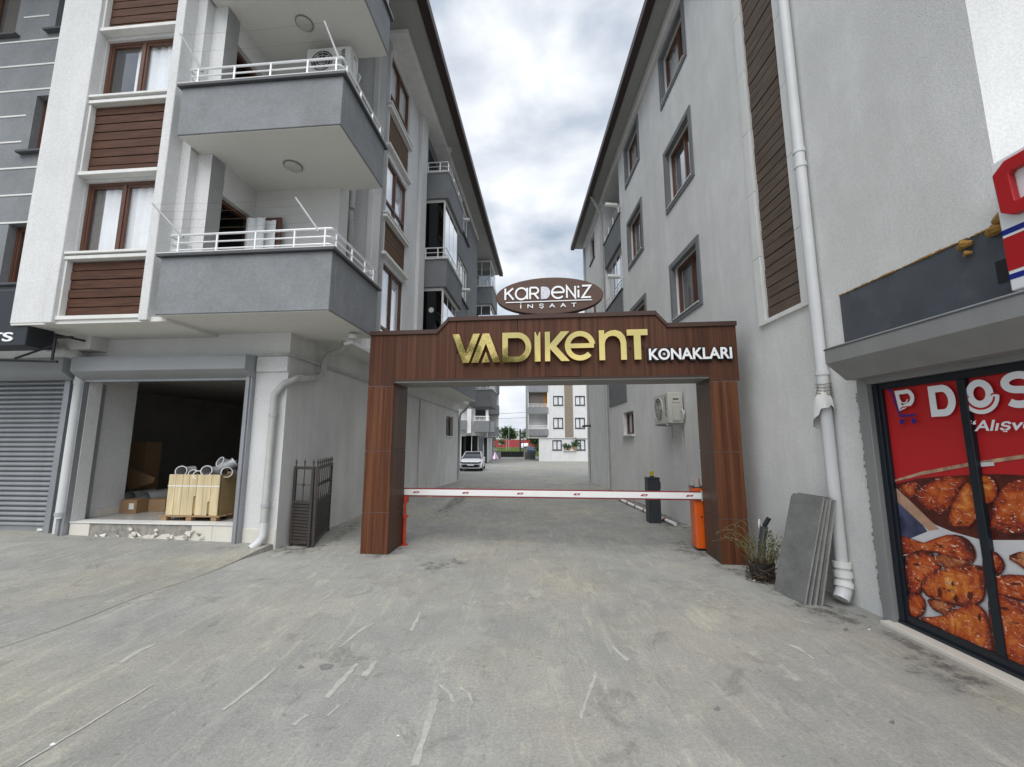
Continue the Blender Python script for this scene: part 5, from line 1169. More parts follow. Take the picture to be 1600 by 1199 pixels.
# plastic bag tied to the downpipe
bg_ = MB(); cz = 2.30; cx, cy = 3.735, 4.95; n = 18; rows = [(2.45, .070), (2.38, .074), (2.31, .095), (2.24, .115), (2.16, .125), (2.08, .13)]
for (z, r_) in rows: bg_.v += [(cx - .02 + (r_ + .010 * math.sin(k * 2.6 + z * 20)) * math.cos(2 * math.pi * k / n) * (.75), cy + .02 + (r_ + .013 * math.sin(k * 1.7)) * math.sin(2 * math.pi * k / n), z - (2.45 - z) * .35 * math.sin(2 * math.pi * k / n) - (.02 * math.sin(k * 2.1) if z < 2.2 else 0)) for k in range(n)]
for i in range(len(rows) - 1): bg_.f += [(i * n + k, i * n + (k + 1) % n, (i + 1) * n + (k + 1) % n, (i + 1) * n + k) for k in range(n)]
bgo = tag(bg_.build('plastic_bag', M['bag']), 'white plastic bag tied round the downpipe with string', 'bag')
stg = MB()
for z in (2.36, 2.40, 2.44, 2.48): stg.tube([(cx + .078 * math.cos(t * .5236), cy + .078 * math.sin(t * .5236), z + .01 * math.sin(t + z * 9)) for t in range(12)], .005, 5, closed=True)
stg.tube([(cx - .08, cy - .02, 2.46), (cx - .09, cy, 2.38), (cx - .085, cy + .03, 2.30)], .005, 5); stg.build('string', M['strip_stone'], bgo)

def ac_unit(name, label, loc, rz, w=.92, h=.68, d=.33, m='ac', brand=False):
    """origin at the back-bottom-left corner; the fan faces -y"""
    t = thing(name, label, 'air conditioner', loc, rz)
    MB().box(0, w, -d, 0, 0, h).build('casing', M[m], t, bevel=.012)
    cx, cz, r_ = w * .36, h * .50, h * .40
    ring = MB(); ring.tube([(cx + r_ * math.cos(k * .2618), -d - .006, cz + r_ * math.sin(k * .2618)) for k in range(24)], .012, 6, closed=True)
    for q in (.30, .55, .8): ring.tube([(cx + r_ * q * math.cos(k * .2618), -d - .006, cz + r_ * q * math.sin(k * .2618)) for k in range(24)], .005, 5, closed=True)
    for k in range(8): a = k * .7854; ring.tube([(cx + r_ * .1 * math.cos(a), -d - .006, cz + r_ * .1 * math.sin(a)), (cx + r_ * math.cos(a), -d - .006, cz + r_ * math.sin(a))], .004, 5)
    ring.build('fan_guard', M[m], t)
    MB().disc((cx, -d - .001, cz), r_ * .98, 32, 1, .004).build('fan_opening', M['black_metal'], t)
    fb = MB()
    for k in range(3):
        a = k * 2.094; P = [(cx, cz), (cx + r_ * .85 * math.cos(a), cz + r_ * .85 * math.sin(a)), (cx + r_ * .9 * math.cos(a + .5), cz + r_ * .9 * math.sin(a + .5)), (cx + r_ * .7 * math.cos(a + .95), cz + r_ * .7 * math.sin(a + .95))]; fb.prism(P, -d - .0045, -d - .0035, ax=1)
    fb.build('fan_blade', M['ac_grille'], t)
    vp = MB(); vp.box(w, w + .022, -d * .72, -d * .18, h * .08, h * .62); vp.box(w, w + .012, -d * .72, -d * .18, h * .66, h * .86); vp.build('valve_cover', M[m], t, bevel=.006)
    MB().box(w + .0125, w + .016, -d * .66, -d * .3, h * .76, h * .80).build('handle_slot', M['black_metal'], t)
    hs = MB(); hs.tube([(w + .02, -d * .1, h * .45), (w + .06, -d * .08, h * .35), (w + .07, -.03, h * .28), (w + .02, -.01, h * .12)], .018, 8); hs.tube([(w + .02, -d * .1, h * .30), (w + .07, -d * .05, h * .26), (w + .06, .0, h * .40)], .012, 8); hs.build('hose', M['pvc'], t)
    for x in (.10, w - .12): bk = MB(); bk.box(x, x + .035, -d - .02, .06, -.045, -.004); bk.box(x + .004, x + .031, .03, .058, -.34 if not brand else -.1, -.0455); bk.build('bracket', M['pole_grey'], t)
    v_ = lambda u, v, dd_: (w * .80 - v * .085 + .0, -d - .003 - dd_, h * .16 + u * h * .62)
    text('lettering', 'arçelik' if brand else 'arçelik', (lambda u, v, dd_: (w * .90 - v * .11, -d - .0025 - dd_, h * .22 + u * h * .70)), .001, 'letter_black', t, offset=.01)
    return t
# on the lane wall: fan towards the lane (-x), its end towards the camera
ac_unit('air_conditioner', 'beige outdoor air conditioner unit on the right lane wall above the dark cabinet', (3.78, 10.10, 2.20), -R(90), w=.92, h=.68, d=.33)
p_ = l2w(-.17, .43); ac_unit('air_conditioner', 'white outdoor air conditioner unit behind the railing of the upper corner balcony', (p_.x, p_.y, 9.08), LR, w=.92, h=.60, d=.34, m='ac_white', brand=True)

# wall floodlights
def flood(label, loc, dirv):
    t = thing('wall_floodlight', label, 'lamp', loc, 0, 'white tube floodlights on the facades')
    d = Vector(dirv).normalized(); MB().tube([(0, 0, 0), tuple(d * .12)], .022, 8).build('arm', M['trim_white'], t)
    u = d.cross(Vector((0, 0, 1))).normalized(); a = d * .14 - u * .05; MB().tube([tuple(a), tuple(a + d * .02 + u * .0), tuple(a + d * .42)], [.06, .075, .068], 12).build('housing', M['trim_white'], t)
def lw(x, y, z): q = l2w(x, y); return (q.x, q.y, z)
flood('white floodlight highest on the grey side wall of the left building', lw(1.02, 8.3, 10.55), (1, .05, .05))
flood('white floodlight below the other one on the left building side wall', lw(1.02, 8.6, 7.75), (1, .05, .02))
flood('white floodlight beside the glazed balconies of the right building', (RX, 13.6, 7.35), (-1, 0, .05))
flood('white floodlight by the recessed top balcony of the right building', (RX, 13.6, 9.95), (-1, 0, .1))

# security camera
sc_ = thing('security_camera', 'small security camera on the far end of the right lane wall', 'camera', (RX, 20.3, 2.55))
MB().box(-.10, 0, -.05, .05, -.05, .05).build('mount', M['cabinet'], sc_, bevel=.005); MB().tube([(-.1, 0, .0), (-.16, -.03, .0), (-.42, -.08, -.03)], [.02, .05, .05], 10).build('camera_body', M['cabinet'], sc_)

# ================================================================== THINGS ON THE LEFT
def gate_leaf(label, A, B, nb, h=1.36):
    d = (B - A); w = d.length; t = thing('metal_gate_leaf', label, 'gate', A, math.atan2(d.y, d.x), 'brown iron gate leaves propped at the lane wall')
    f = MB(); f.box(0, .05, -.02, .02, .0, h); f.box(w - .05, w, -.02, .02, .0, h); f.box(.05, w - .05, -.019, .019, h - .05, h); f.box(.05, w - .05, -.019, .019, .05, .11); f.box(.05, w - .05, -.019, .019, .72, .77); f.build('frame', M['iron'], t, bevel=.003)
    MB().box(.05, w - .05, .006, .010, .11, .72).build('sheet', M['iron'], t)
    for k in range(11): MB().box(.05, w - .05, -.012, .004, .125 + k * .054, .158 + k * .054).build('slat', M['iron'], t)
    for k in range(nb):
        x = .05 + (w - .1) * (k + 1) / (nb + 1); b = MB(); b.tube([(x, 0, .77), (x, 0, h - .05)], .008, 6); b.tube([(x, 0, 1.0), (x, 0, 1.04), (x, 0, 1.08)], [.010, .022, .010], 8); b.build('bar', M['iron'], t)
    sc2 = MB(); sc2.box(.05, w - .05, -.005, .005, 1.034, 1.046); sc2.build('cross_bar', M['iron'], t)
    for k in range(nb + 2):
        x = .03 + (w - .06) * k / (nb + 1); s = MB(); s.tube([(x, 0, h), (x, 0, h + .05), (x, 0, h + .065), (x, 0, h + .14)], [.010, .010, .020, .001], 6); s.build('spike', M['iron'], t)
A = at_z(452, 853, 0); B = at_z(484, 856, 0); C2 = at_z(488, 856, 0); D2 = at_z(513, 829, 0)
gate_leaf('narrow brown iron gate leaf facing the street at the wall corner', A, B, 1); gate_leaf('wide brown iron gate leaf folded back along the left lane wall', C2, D2, 6)

def lthing(name, label, cat, x, y, z, rz=0, group=None):
    q = l2w(x, y); return thing(name, label, cat, (q.x, q.y, z), LR + rz, group)
pal = lthing('pallet', 'wooden pallet under the yellow crate in the open shop', 'pallet', -2.42, .20, .381)
for y in (.05, .42, .78):
    for x in (.04, .52, 1.0): MB().box(x, x + .10, y, y + .10, 0, .075).build('block', M['pallet'], pal)
for k in range(6): MB().box(0, 1.16, .04 + k * .145, .14 + k * .145, .075, .097).build('board', M['pallet'], pal, bevel=.003)
crt = lthing('crate', 'yellow plywood crate holding wrapped duct bends on the pallet', 'crate', -2.32, .26, .482)
wd = [.14, .14, .13, .15, .14, .14, .16]; x = 0
for i, w_ in enumerate(wd):
    z0 = .0
    if i in (3, 5):
        MB().prism([(x + .004, 0), (x + w_ - .045, 0), (x + w_ - .045, .33 if i == 3 else .24), (x + w_ - .004, .34 if i == 3 else .25), (x + w_ - .004, .72), (x + .004, .72)], 0, .02, ax=1).build('board', M['crate'], crt)
    else: MB().box(x + .004, x + w_ - .003, 0, .02, z0, .72).build('board', M['crate'], crt, bevel=.002)
    x += w_
MB().box(0, x, .021, .04, .02, .70).build('inner_panel', M['crate_side'], crt); MB().box(x - .02, x, .021, .80, 0, .72).build('side_panel', M['crate_side'], crt); MB().box(0, .02, .041, .80, 0, .72).build('side_panel', M['crate_side'], crt); MB().box(.02, x - .02, .78, .80, 0, .72).build('back_panel', M['crate_side'], crt); MB().box(.02, x - .02, .041, .779, .60, .63).build('packing_sheet', M['card'], crt)
for xx in (.15, .45, .78): MB().box(xx, xx + .06, .02, .7, -.0005, .0).build('batten', M['pallet'], crt) if False else None
MB().box(-.003, x + .003, -.003, -.0005, .505, .525).build('strap', M['bag'], crt)
duct_lab = ('leftmost wrapped duct bend lying on the crate', 'second wrapped duct bend from the left on the crate', 'small wrapped duct ring showing low on the crate', 'wrapped duct bend in the middle of the crate with its ring facing out', 'topmost wrapped duct bend of the pile on the crate', 'wrapped duct bend tilted up at the back of the crate', 'rightmost wrapped duct bend beside the shutter guide')
spec_ = [(.14, .10, .80, 295, 8, .09), (.38, .10, .75, 285, 15, .075), (.52, .05, .74, 292, 18, .07), (.66, .08, .81, 290, 12, .09), (.74, .30, .96, 250, 25, .09), (.98, .32, .95, 40, 35, .085), (1.0, .14, .78, 320, 10, .09)]
for lb, (x_, y_, z_, az, el, r_) in zip(duct_lab, spec_):
    q = l2w(-2.32 + x_, .26 + y_); t = thing('duct_bend', lb, 'duct', (q.x, q.y, .482 + z_ - .03), LR, 'plastic wrapped duct bends on the crate')
    d = Vector((math.cos(R(az)) * math.cos(R(el)), math.sin(R(az)) * math.cos(R(el)), math.sin(R(el)))); s = Vector((-d.y, d.x, .2)).normalized()
    path = [tuple(-d * .22 + s * .13), tuple(-d * .14 + s * .05), tuple(-d * .06), tuple(d * .02)]
    MB().tube(path, r_, 16, caps=False).build('duct', M['plastic'], t)
    ux_ = d.cross(Vector((0, 0, 1))).normalized(); vx_ = ux_.cross(d)
    MB().tube([tuple(d * .02 + (ux_ * math.cos(k * .3927) + vx_ * math.sin(k * .3927)) * r_) for k in range(16)], .009, 6, closed=True).build('ring', M['bag'], t)
def carton(label, x, y, z, w, d, h, rz=0, lab=False):
    t = lthing('carton', label, 'box', x, y, z, R(rz)); MB().box(0, w, 0, d, 0, h).build('box', M['card'], t, bevel=.004); MB().box(w * .46, w * .54, -.001, d, h, h + .002).build('tape', M['pallet'], t)
    if lab: MB().box(w * .55, w * .85, -.003, -.001, h * .3, h * .75).build('label', M['paper'], t)
carton('small brown carton with white label on the shop floor by the return wall', -3.95, .92, .381, .36, .3, .26, 0, True)
carton('brown carton behind the labelled one on the shop floor', -3.57, 1.15, .381, .34, .3, .24, 6)
carton('tall brown carton leaning in the dark behind the return wall', -5.45, 2.3, .381, .5, .4, .85); carton('open brown carton on top of the tall carton in the dark', -5.40, 2.3, 1.233, .45, .4, .55)
carton('small carton on the threshold beside the right shutter guide', -1.0, .30, .391, .25, .3, .27); carton('brown carton in the dark at the right of the shop', -1.45, 3.0, .381, .6, .5, 1.15)
cb = lthing('cardboard_sheet', 'flattened cardboard sheet resting on rolls inside the dark shop', 'cardboard', -4.85, 1.75, .381)
MB().prism([(0, .55), (.1, .85), (.75, .62), (.72, .52), (.2, .35)], .0, .02, ax=1).build('sheet', M['card'], cb); rl = MB()
for xx in (.15, .50): rl.tube([(xx, .05, .17), (xx, .6, .17)], .15, 18, caps=False)
rl.build('roll', M['bag'], cb)
shf = lthing('shop_shelf', 'dark shelving with faint shiny tools at the back of the shop', 'shelf', -4.6, 6.5, .381)
for z in (.5, 1.0, 1.5): MB().box(0, 3.6, 0, .4, z, z + .03).build('shelf_board', M['black_metal'], shf)
for xx in (0, 1.8, 3.56): MB().box(xx, xx + .04, 0, .4, 0, 2.0).build('post', M['black_metal'], shf)
rq = random.Random(5)
for k in range(8):
    xx = rq.uniform(.2, 3.3); z = rq.choice((.53, 1.03, 1.53)); hh_ = rq.uniform(.12, .34); tb = MB().tube([(0, 0, 0), (0, 0, hh_)], rq.uniform(.02, .05), 8); q = l2w(-4.6 + xx, 6.62); o = tb.build('bottle', M['chrome'] if k % 2 else M['paper']); o.location = (q.x, q.y, .381 + z + .001); tag(o, 'small pale bottle on the dark shelves at the back of the shop', 'bottle', 'bottles on the shop shelves')
# litter
lt = MB(); 
for k in range(9): a = k * .698; lt.v.append((.11 * math.cos(a) * (1 + .2 * math.sin(k * 3)), .08 * math.sin(a), .004))
lt.v.append((0, 0, .07)); lt.v.append((.03, .02, .055)); lt.f += [(k, (k + 1) % 9, 9) for k in range(9)]
q = on_ground(671, 777); o = lt.build('litter_bag', mat('litter_green', (.55, .56, .34), .6, var=.3, vscale=12)); o.location = q; tag(o, 'crumpled pale green bag lying behind the boom by the left wall', 'litter')
for (x, y, s, nm) in ((83, 1164, .022, 'white pebble of paper on the concrete at the lower left'), (1179, 908, .03, 'small scrap of paper under the weeds'), (1358, 984, .018, 'tiny white scrap below the white downpipe'), (622, 1150, .010, 'tiny white speck on the concrete in the lower middle')):
    P = at_z(x, y, 0); m_ = MB().add([(s, 0, .002), (0, s * .7, .002), (-s * .9, .1 * s, .002), (-.2 * s, -s * .7, .002), (0, 0, s * .6)], [(0, 1, 4), (1, 2, 4), (2, 3, 4), (3, 0, 4), (3, 2, 1, 0)]); o = m_.build('litter_scrap', M['paper']); o.location = P; tag(o, nm, 'litter')

# ================================================================== CAR
def car(loc, rz):
    t = thing('parked_car', 'white saloon car parked facing the camera beyond the left wall', 'car', loc, rz)
    S = [(0.0, .62, .30, .62), (.06, .74, .22, .72), (.25, .84, .20, .80), (.7, .88, .19, .90), (1.25, .89, .18, .97), (2.4, .89, .18, 1.0), (3.6, .88, .19, 1.01), (4.2, .85, .22, 1.0), (4.45, .74, .30, .90)]
    b = MB(); n = 12
    for (y, w, zb, zt) in S:
        half = [(w * .62, zt), (w * .90, zt - .05), (w, zt - .20), (w, zb + .22), (w * .97, zb + .06), (w * .86, zb)]
        b.v += [(x, y, z) for x, z in half] + [(-x, y, z) for x, z in half[::-1]]
    for i in range(len(S) - 1): b.f += [(i * n + k, i * n + (k + 1) % n, (i + 1) * n + (k + 1) % n, (i + 1) * n + k) for k in range(n)]
    b.f += [tuple(range(n))[::-1], tuple(range((len(S) - 1) * n, len(S) * n))]
    b.build('body', M['car_paint'], t)
    gh = MB(); G_ = [(1.15, .80, .95, .78, .96), (2.0, .81, .96, .60, 1.42), (2.9, .81, .98, .60, 1.46), (3.5, .80, .98, .56, 1.40), (4.15, .76, .98, .72, 1.00)]
    for (y, w0, z0, w1, z1) in G_: gh.v += [(w0, y, z0), (w1, y, z1), (-w1, y, z1), (-w0, y, z0)]
    for i in range(len(G_) - 1): gh.f += [(i * 4 + k, i * 4 + k + 1, i * 4 + 5 + k, i * 4 + 4 + k) for k in range(3)]
    gh.f += [(0, 3, 2, 1), (16, 17, 18, 19)]
    gh.build('glasshouse', M['car_glass'], t)
    rf = MB(); rf.v += [(.60, 1.98, 1.425), (-.60, 1.98, 1.425), (-.60, 2.9, 1.47), (.60, 2.9, 1.47), (-.56, 3.5, 1.41), (.56, 3.5, 1.41)]; rf.f += [(0, 1, 2, 3), (3, 2, 4, 5)]; rf.build('roof', M['car_paint'], t)
    pl2 = MB()
    for s in (-1, 1): pl2.tube([(s * .80, 1.12, .955), (s * .62, 1.98, 1.42)], .028, 6); pl2.tube([(s * .61, 2.0, 1.43), (s * .61, 2.9, 1.465), (s * .57, 3.5, 1.405), (s * .75, 4.2, .98)], .025, 6); pl2.tube([(s * .82, 2.55, .98), (s * .62, 2.55, 1.45)], .02, 6)
    pl2.build('window_pillar', M['car_paint'], t)
    MB().prism([(-.62, .60), (.62, .60), (.55, .70), (-.55, .70)], -.01, .05, ax=1).build('grille', M['black_metal'], t); MB().box(-.60, .60, -.006, .07, .30, .42).build('lower_grille', M['black_metal'], t); MB().box(-.06, .06, -.02, -.01, .62, .69).build('badge', M['chrome'], t); MB().box(-.26, .26, -.022, -.007, .44, .54).build('number_plate', M['letter_white'], t); MB().box(-.6, .6, -.013, .0, .585, .598).build('chrome_strip', M['chrome'], t)
    for s in (-1, 1):
        MB().prism([(s * .56, .60), (s * .80, .66), (s * .82, .76), (s * .60, .70)], -.005, .22, ax=1).build('headlight', M['car_glass'], t, bevel=.01); MB().disc((s * .66, .0, .40), .06, 12, 1, .05).build('fog_lamp', M['black_metal'], t)
        mr = MB(); mr.box(min(s * .86, s * 1.02), max(s * .86, s * 1.02), 1.35, 1.45, .93, 1.06); mr.build('mirror', M['car_paint'], t, bevel=.03)
        for y in (.82, 3.55):
            w_ = MB().disc((s * .80, y, .31), .31, 24, 0, .20).build('tyre', M['tyre'], t, bevel=.03); MB().disc((s * .895, y, .31), .21, 20, 0, .02).build('rim', M['chrome'], w_)
    MB().box(-.8, .8, .3, 4.2, .12, .24).build('underbody', M['black_metal'], t)
cpos = on_ground(735, 737); car((cpos.x, cpos.y, cpos.z), 0)

# ================================================================== BACKGROUND BUILDINGS
# second building on the left, beyond the first
Y2 = 48.0
q = lambda x, y, Y0=Y2: at_y(x, y, Y0)
z2 = gz(Y2)
B2 = thing('bay_apartment_building', 'white apartment building with stacked grey bay balconies behind the parked car', 'building', (-4.2, Y2, z2))
def bx2(name, x0, x1, y0, y1, z0, z1, m, parent=B2, bevel=0): return MB().box(x0 + 4.2, x1 + 4.2, y0 - Y2, y1 - Y2, z0 - z2, z1 - z2).build(name, M[m], parent, bevel=bevel)
bx2('wall', -14, -3.1, 49.0, 66, z2 - .2, 12.3, 'white_plaster')
bx2('roof', -14.5, -1.55, 47.4, 67, 12.3, 12.5, 'fascia_brown'); bx2('eave', -14.4, -1.7, 47.5, 66.9, 12.2, 12.3, 'eave_soffit')
bx2('ground_glass', -5.35, -4.0, 48.9, 48.98, z2 + .2, 2.45, 'tint_glass'); bx2('door_leaf', -4.72, -4.66, 48.86, 48.9, z2, 2.45, 'trim_white'); bx2('ground_glass', -5.9, -5.65, 48.9, 48.98, z2 + .2, 2.3, 'tint_glass'); bx2('dark_room', -5.9, -4.0, 49.0 - .02, 49.01, z2, 2.4, 'dark')
bx2('side_window', -3.9, -3.4, 48.92, 48.98, z2 + .3, 2.4, 'mirror_glass')
for i, zb in enumerate((2.85, 5.75, 8.65)):
    p = bx2('balcony', -4.35, -2.6, 47.8, 49.0, zb, zb + 1.25, 'grey_dark_plaster', bevel=.02); bx2('balcony_side', -2.6, -2.05, 48.2, 52, zb - .02, zb + 1.2, 'grey_plaster', bevel=.02)
    bx2('coping', -4.4, -2.55, 47.75, 49.0, zb + 1.25, zb + 1.32, 'trim_white', p)
    railing(p, [(-.12, -.2, zb + 1.3 - z2), (1.6, -.2, zb + 1.3 - z2), (1.6, .9, zb + 1.3 - z2)], M['rail'], heights=(.12, .3, .5), r=(.02, .02, .03), posts=[(x, -.2, zb + 1.3 - z2) for x in (-.05, .5, 1.0, 1.55)])
    gl_ = bx2('glazing', -4.3, -3.1, 48.9, 48.98, zb + 1.3, zb + 2.88, 'tint_glass'); bx2('dark_room', -4.3, -3.1, 48.985, 48.995, zb + 1.3, zb + 2.88, 'dark'); bx2('white_post', -3.05, -2.75, 48.4, 49, zb + 1.25, zb + 2.9, 'trim_white')
    for y in (50.0, 53.2, 57): bx2('window', -3.1, -3.05, y, y + 1.6, zb + 1.4, zb + 2.7, 'brown_upvc'); bx2('pane', -3.05, -3.04, y + .1, y + 1.5, zb + 1.5, zb + 2.6, 'tint_glass')
    bx2('balcony', -3.0, -1.75, 54.8, 57.6, zb - .4, zb + .8, 'grey_plaster'); bx2('white_post', -3.05, -1.85, 57.6, 58, zb + .8, zb + 2.6, 'trim_white')
    bx2('balcony', -6.4, -5.2, 47.9, 49, zb + .25, zb + 1.35, 'grey_dark_plaster'); bx2('white_column', -5.2, -4.7, 48.1, 49, zb - .1, zb + 2.85, 'white_plaster')
bx2('canopy', -3.7, -1.95, 47.9, 52, 2.2, 2.32, 'coping'); bx2('canopy_post', -2.2, -2.1, 50, 50.1, z2 - .05, 2.25, 'pole_grey'); bx2('dark_doorway', -3.25, -2.9, 48.7, 48.98, z2, 2.2, 'dark')
# lilac cloth bundle beside the car
ub = MB(); P0 = on_ground(758, 728)
for k in range(12):
    a = k * .5236; ub.quad((0, 0, 1.35), (.42 * math.cos(a), .42 * math.sin(a), .55 + .1 * math.sin(k * 2)), (.42 * math.cos(a + .5236), .42 * math.sin(a + .5236), .55 + .1 * math.sin(k * 2 + 2)))
ub.tube([(0, 0, 0), (0, 0, 1.3)], .02, 6)
o = ub.build('parasol', M['purple']); o.location = (-1.95, P0.y + 6, gz(P0.y + 6)); tag(o, 'folded lilac and white parasol standing behind the white car', 'parasol')
st_ = MB()
for k in range(0, 12, 2): a = k * .5236; st_.quad((0, 0, 1.358), (.43 * math.cos(a), .43 * math.sin(a), .555), (.43 * math.cos(a + .5236), .43 * math.sin(a + .5236), .555))
st_.build('stripe', M['letter_white'], o)

# white building at the end of the lane
Y3 = 56.0; z3 = gz(Y3)
B3 = thing('white_apartment_building', 'white apartment building with a stone strip and grey balconies at the end of the lane', 'building', (2.2, Y3, z3))
def q3(x, y): p = at_y(x, y, Y3); return (p.x - 2.2, p.z - z3)
p3 = plane_front(0.0)
xl, xr = q3(842, 700)[0], q3(842, 700)[0] + 11
ub3 = q3(842, 684)[1]
def rect(x0, y0, x1, y1): a, b = q3(x0, y0), q3(x1, y1); return (a[0], b[0], b[1], a[1])
hs = [rect(863, 688, 878, 704), rect(899, 687, 915, 704), rect(864, 653, 880, 670), rect(898, 653, 914, 670), rect(864, 619, 880, 634), rect(898, 619, 914, 634), rect(864, 585, 880, 600), rect(898, 585, 914, 600), rect(864, 551, 880, 566)]
wall('ground_wall', p3, xl, xr, -.3, ub3, [h for h in hs if h[3] < ub3], M['white_plaster'], B3); 
xb = q3(857, 660)[0]
wall('upper_wall', plane_front(-.15), xb, xr, ub3, 13.2, [h for h in hs if h[3] > ub3], M['white_plaster'], B3)
MB().box(q3(826, 660)[0], xr, -.15, -.01, ub3 - .08, ub3 - .001).build('soffit', M['soffit_paint'], B3)
for h in hs: window(B3, p3 if h[3] < ub3 else plane_front(-.15), *h, d=.08, fm='cabinet', cur=[(0, 1, 'curtain')], mull=(.5,), sill='coping', sill_out=.05, bar=.09, room='dark')
sx_ = (q3(882, 640)[0], q3(895, 640)[0])
so = MB().box(sx_[0], sx_[1], -.20, -.151, ub3 + .05, 13.2).build('stone_strip', M['strip_stone'], B3)
for k in range(36): MB().box(sx_[0] + .01, sx_[1] - .01, -.215, -.2005, ub3 + .06 + k * .3, ub3 + .33 + k * .3).build('stone_band', M['strip_stone'], so)
xa = q3(826, 660)[0]
MB().box(xa, xb, 1.3, 1.35, ub3, 13.2).build('loggia_back_wall', M['white_plaster'], B3); MB().box(xa - .1, xa, -.1, 9, ub3 - .1, 13.2).build('side_wall', M['white_plaster'], B3)
for i, (yt, yb) in enumerate(((671, 681), (637, 647), (603, 613), (569, 579))):
    z0, z1 = q3(827, yb)[1], q3(827, yt)[1]
    b = MB().box(xa - .05, xb - .01, -.22, -.08, z0, z1).build('balcony', M['grey_plaster'], B3, bevel=.01); MB().box(xa, xb - .02, -.08, 1.3, z0 + .01, z0 + .15).build('balcony_floor', M['soffit_paint'], b)
    railing(b, [(xa, -.15, z1), (xb - .05, -.15, z1)], M['rail'], heights=(.1, .25, .45), r=(.02, .02, .03), posts=[(xa + k * .6, -.15, z1) for k in range(5)])
    if i == 1: MB().box(xa + .1, xb - .6, .5, .52, z1, z1 + 2.3).build('blind', M['curtain_dark'], b); MB().box(xb - .6, xb - .1, .5, .52, z1, z1 + 2.3).build('blind', mat('orange_blind', (.35, .16, .03), .8), b)
a_, b_ = q3(880, 704), q3(900, 704)
sh_ = MB().box(a_[0], b_[0], -.25, -.001, a_[1] - .06, a_[1]).build('window_box_shelf', M['trim_white'], B3)
MB().box(xl, xr, .6, .62, -.2, 13).build('filler_block', M['dark'], B3) if False else None
MB().box(xa - .6, xr + .5, -.9, 12, 13.2, 13.4).build('roof', M['fascia_brown'], B3)
def small_plant(label, loc, s, seed, group=None, kind='plant'):
    r_ = random.Random(seed); t = thing('potted_plant', label, kind, loc, 0, group); MB().tube([(0, 0, 0), (0, 0, .5 * s)], [.22 * s, .28 * s], 10).build('pot', M['pallet'], t); f = MB()
    for k in range(70):
        c = Vector((r_.gauss(0, .28), r_.gauss(0, .22), .8 + r_.gauss(0, .25))) * s; d = Vector((r_.gauss(0, 1), r_.gauss(0, 1), r_.gauss(0, 1))).normalized() * .22 * s; e = d.cross(Vector((r_.gauss(0, 1), 1, .3))).normalized() * .1 * s; f.quad(tuple(c - d), tuple(c + e), tuple(c + d), tuple(c - e))
    f.build('foliage', M['leaf'], t, smooth=False)
for k, (x, lb) in enumerate(((884, 'small potted plant at the left end of the far wall shelf'), (889, 'tiny potted plant in the middle of the far wall shelf'), (899, 'bushier potted plant at the right end of the far wall shelf'))):
    c = at_y(x, 704, Y3 - .12); small_plant(lb, (c.x, c.y, c.z + .001), (.7, .55, 1.0)[k], 20 + k, 'potted plants on the far shelf')

# ================================================================== FAR END: gate, grass, wall, trees, poles
YG = 75.0; zg = gz(YG)
gt = thing('sliding_gate', 'low black sliding gate closing the far end of the lane', 'gate', (at_y(778, 714, YG).x, YG, zg)); wg = at_y(818, 714, YG).x - at_y(778, 714, YG).x
MB().box(0, wg, -.03, .03, .05, .95).build('sheet', M['black_metal'], gt); MB().box(-.05, wg + .05, -.05, .05, .951, 1.02).build('top_rail', M['black_metal'], gt)
for k in range(6): MB().box(.1 + k * wg / 6, .16 + k * wg / 6, -.05, -.031, .06, .95).build('post', M['cabinet'], gt)
for lb, px_ in (('grey gate post at the left of the black sliding gate', 774), ('grey gate post at the right of the black sliding gate', 821)):
    c = at_y(px_, 714, YG); t = thing('gate_post', lb, 'post', (c.x, YG, zg)); MB().box(-.3, .3, -.25, .25, -.05, 1.75).build('shaft', M['slab_edge'], t); MB().box(-.36, .36, -.3, .3, 1.75, 1.85).build('cap', M['slab'], t)
gs = MB(); rg = random.Random(4)
gs.add([(-30, 78, -.99), (40, 78, -.99), (60, 112, .25), (-50, 112, .25), (60, 300, .25), (-50, 300, .25)], [(0, 1, 2, 3), (3, 2, 4, 5)])
fz = lambda y: -.99 + 1.24 * min(1, max(0, (y - 78) / 34))
for k in range(2600):
    x, y = rg.uniform(-9, 12), rg.uniform(78, 106); h = rg.uniform(.15, .5); w_ = rg.uniform(.08, .2); gs.quad((x - w_, y, fz(y)), (x + w_, y, fz(y)), (x + rg.uniform(-.2, .2), y + .05, fz(y) + h))
go = gs.build('grass', M['grass'], smooth=False); tag(go, 'green meadow beyond the black gate', 'grass'); go['kind'] = 'stuff'
rw = thing('red_wall', 'long dark red wall behind the grass at the far end', 'wall', (-6.5, 111, .15)); MB().box(0, 13.5, 0, .3, 0, 2.1).build('panel', M['red_wall'], rw); MB().box(3.0, 4.2, -.05, 0, .7, 1.7).build('notice', M['far_wall'], rw)
for k in range(7): MB().box(k * 2.2, k * 2.2 + .12, -.08, -.0, 0, 2.15).build('post', M['red_wall'], rw)
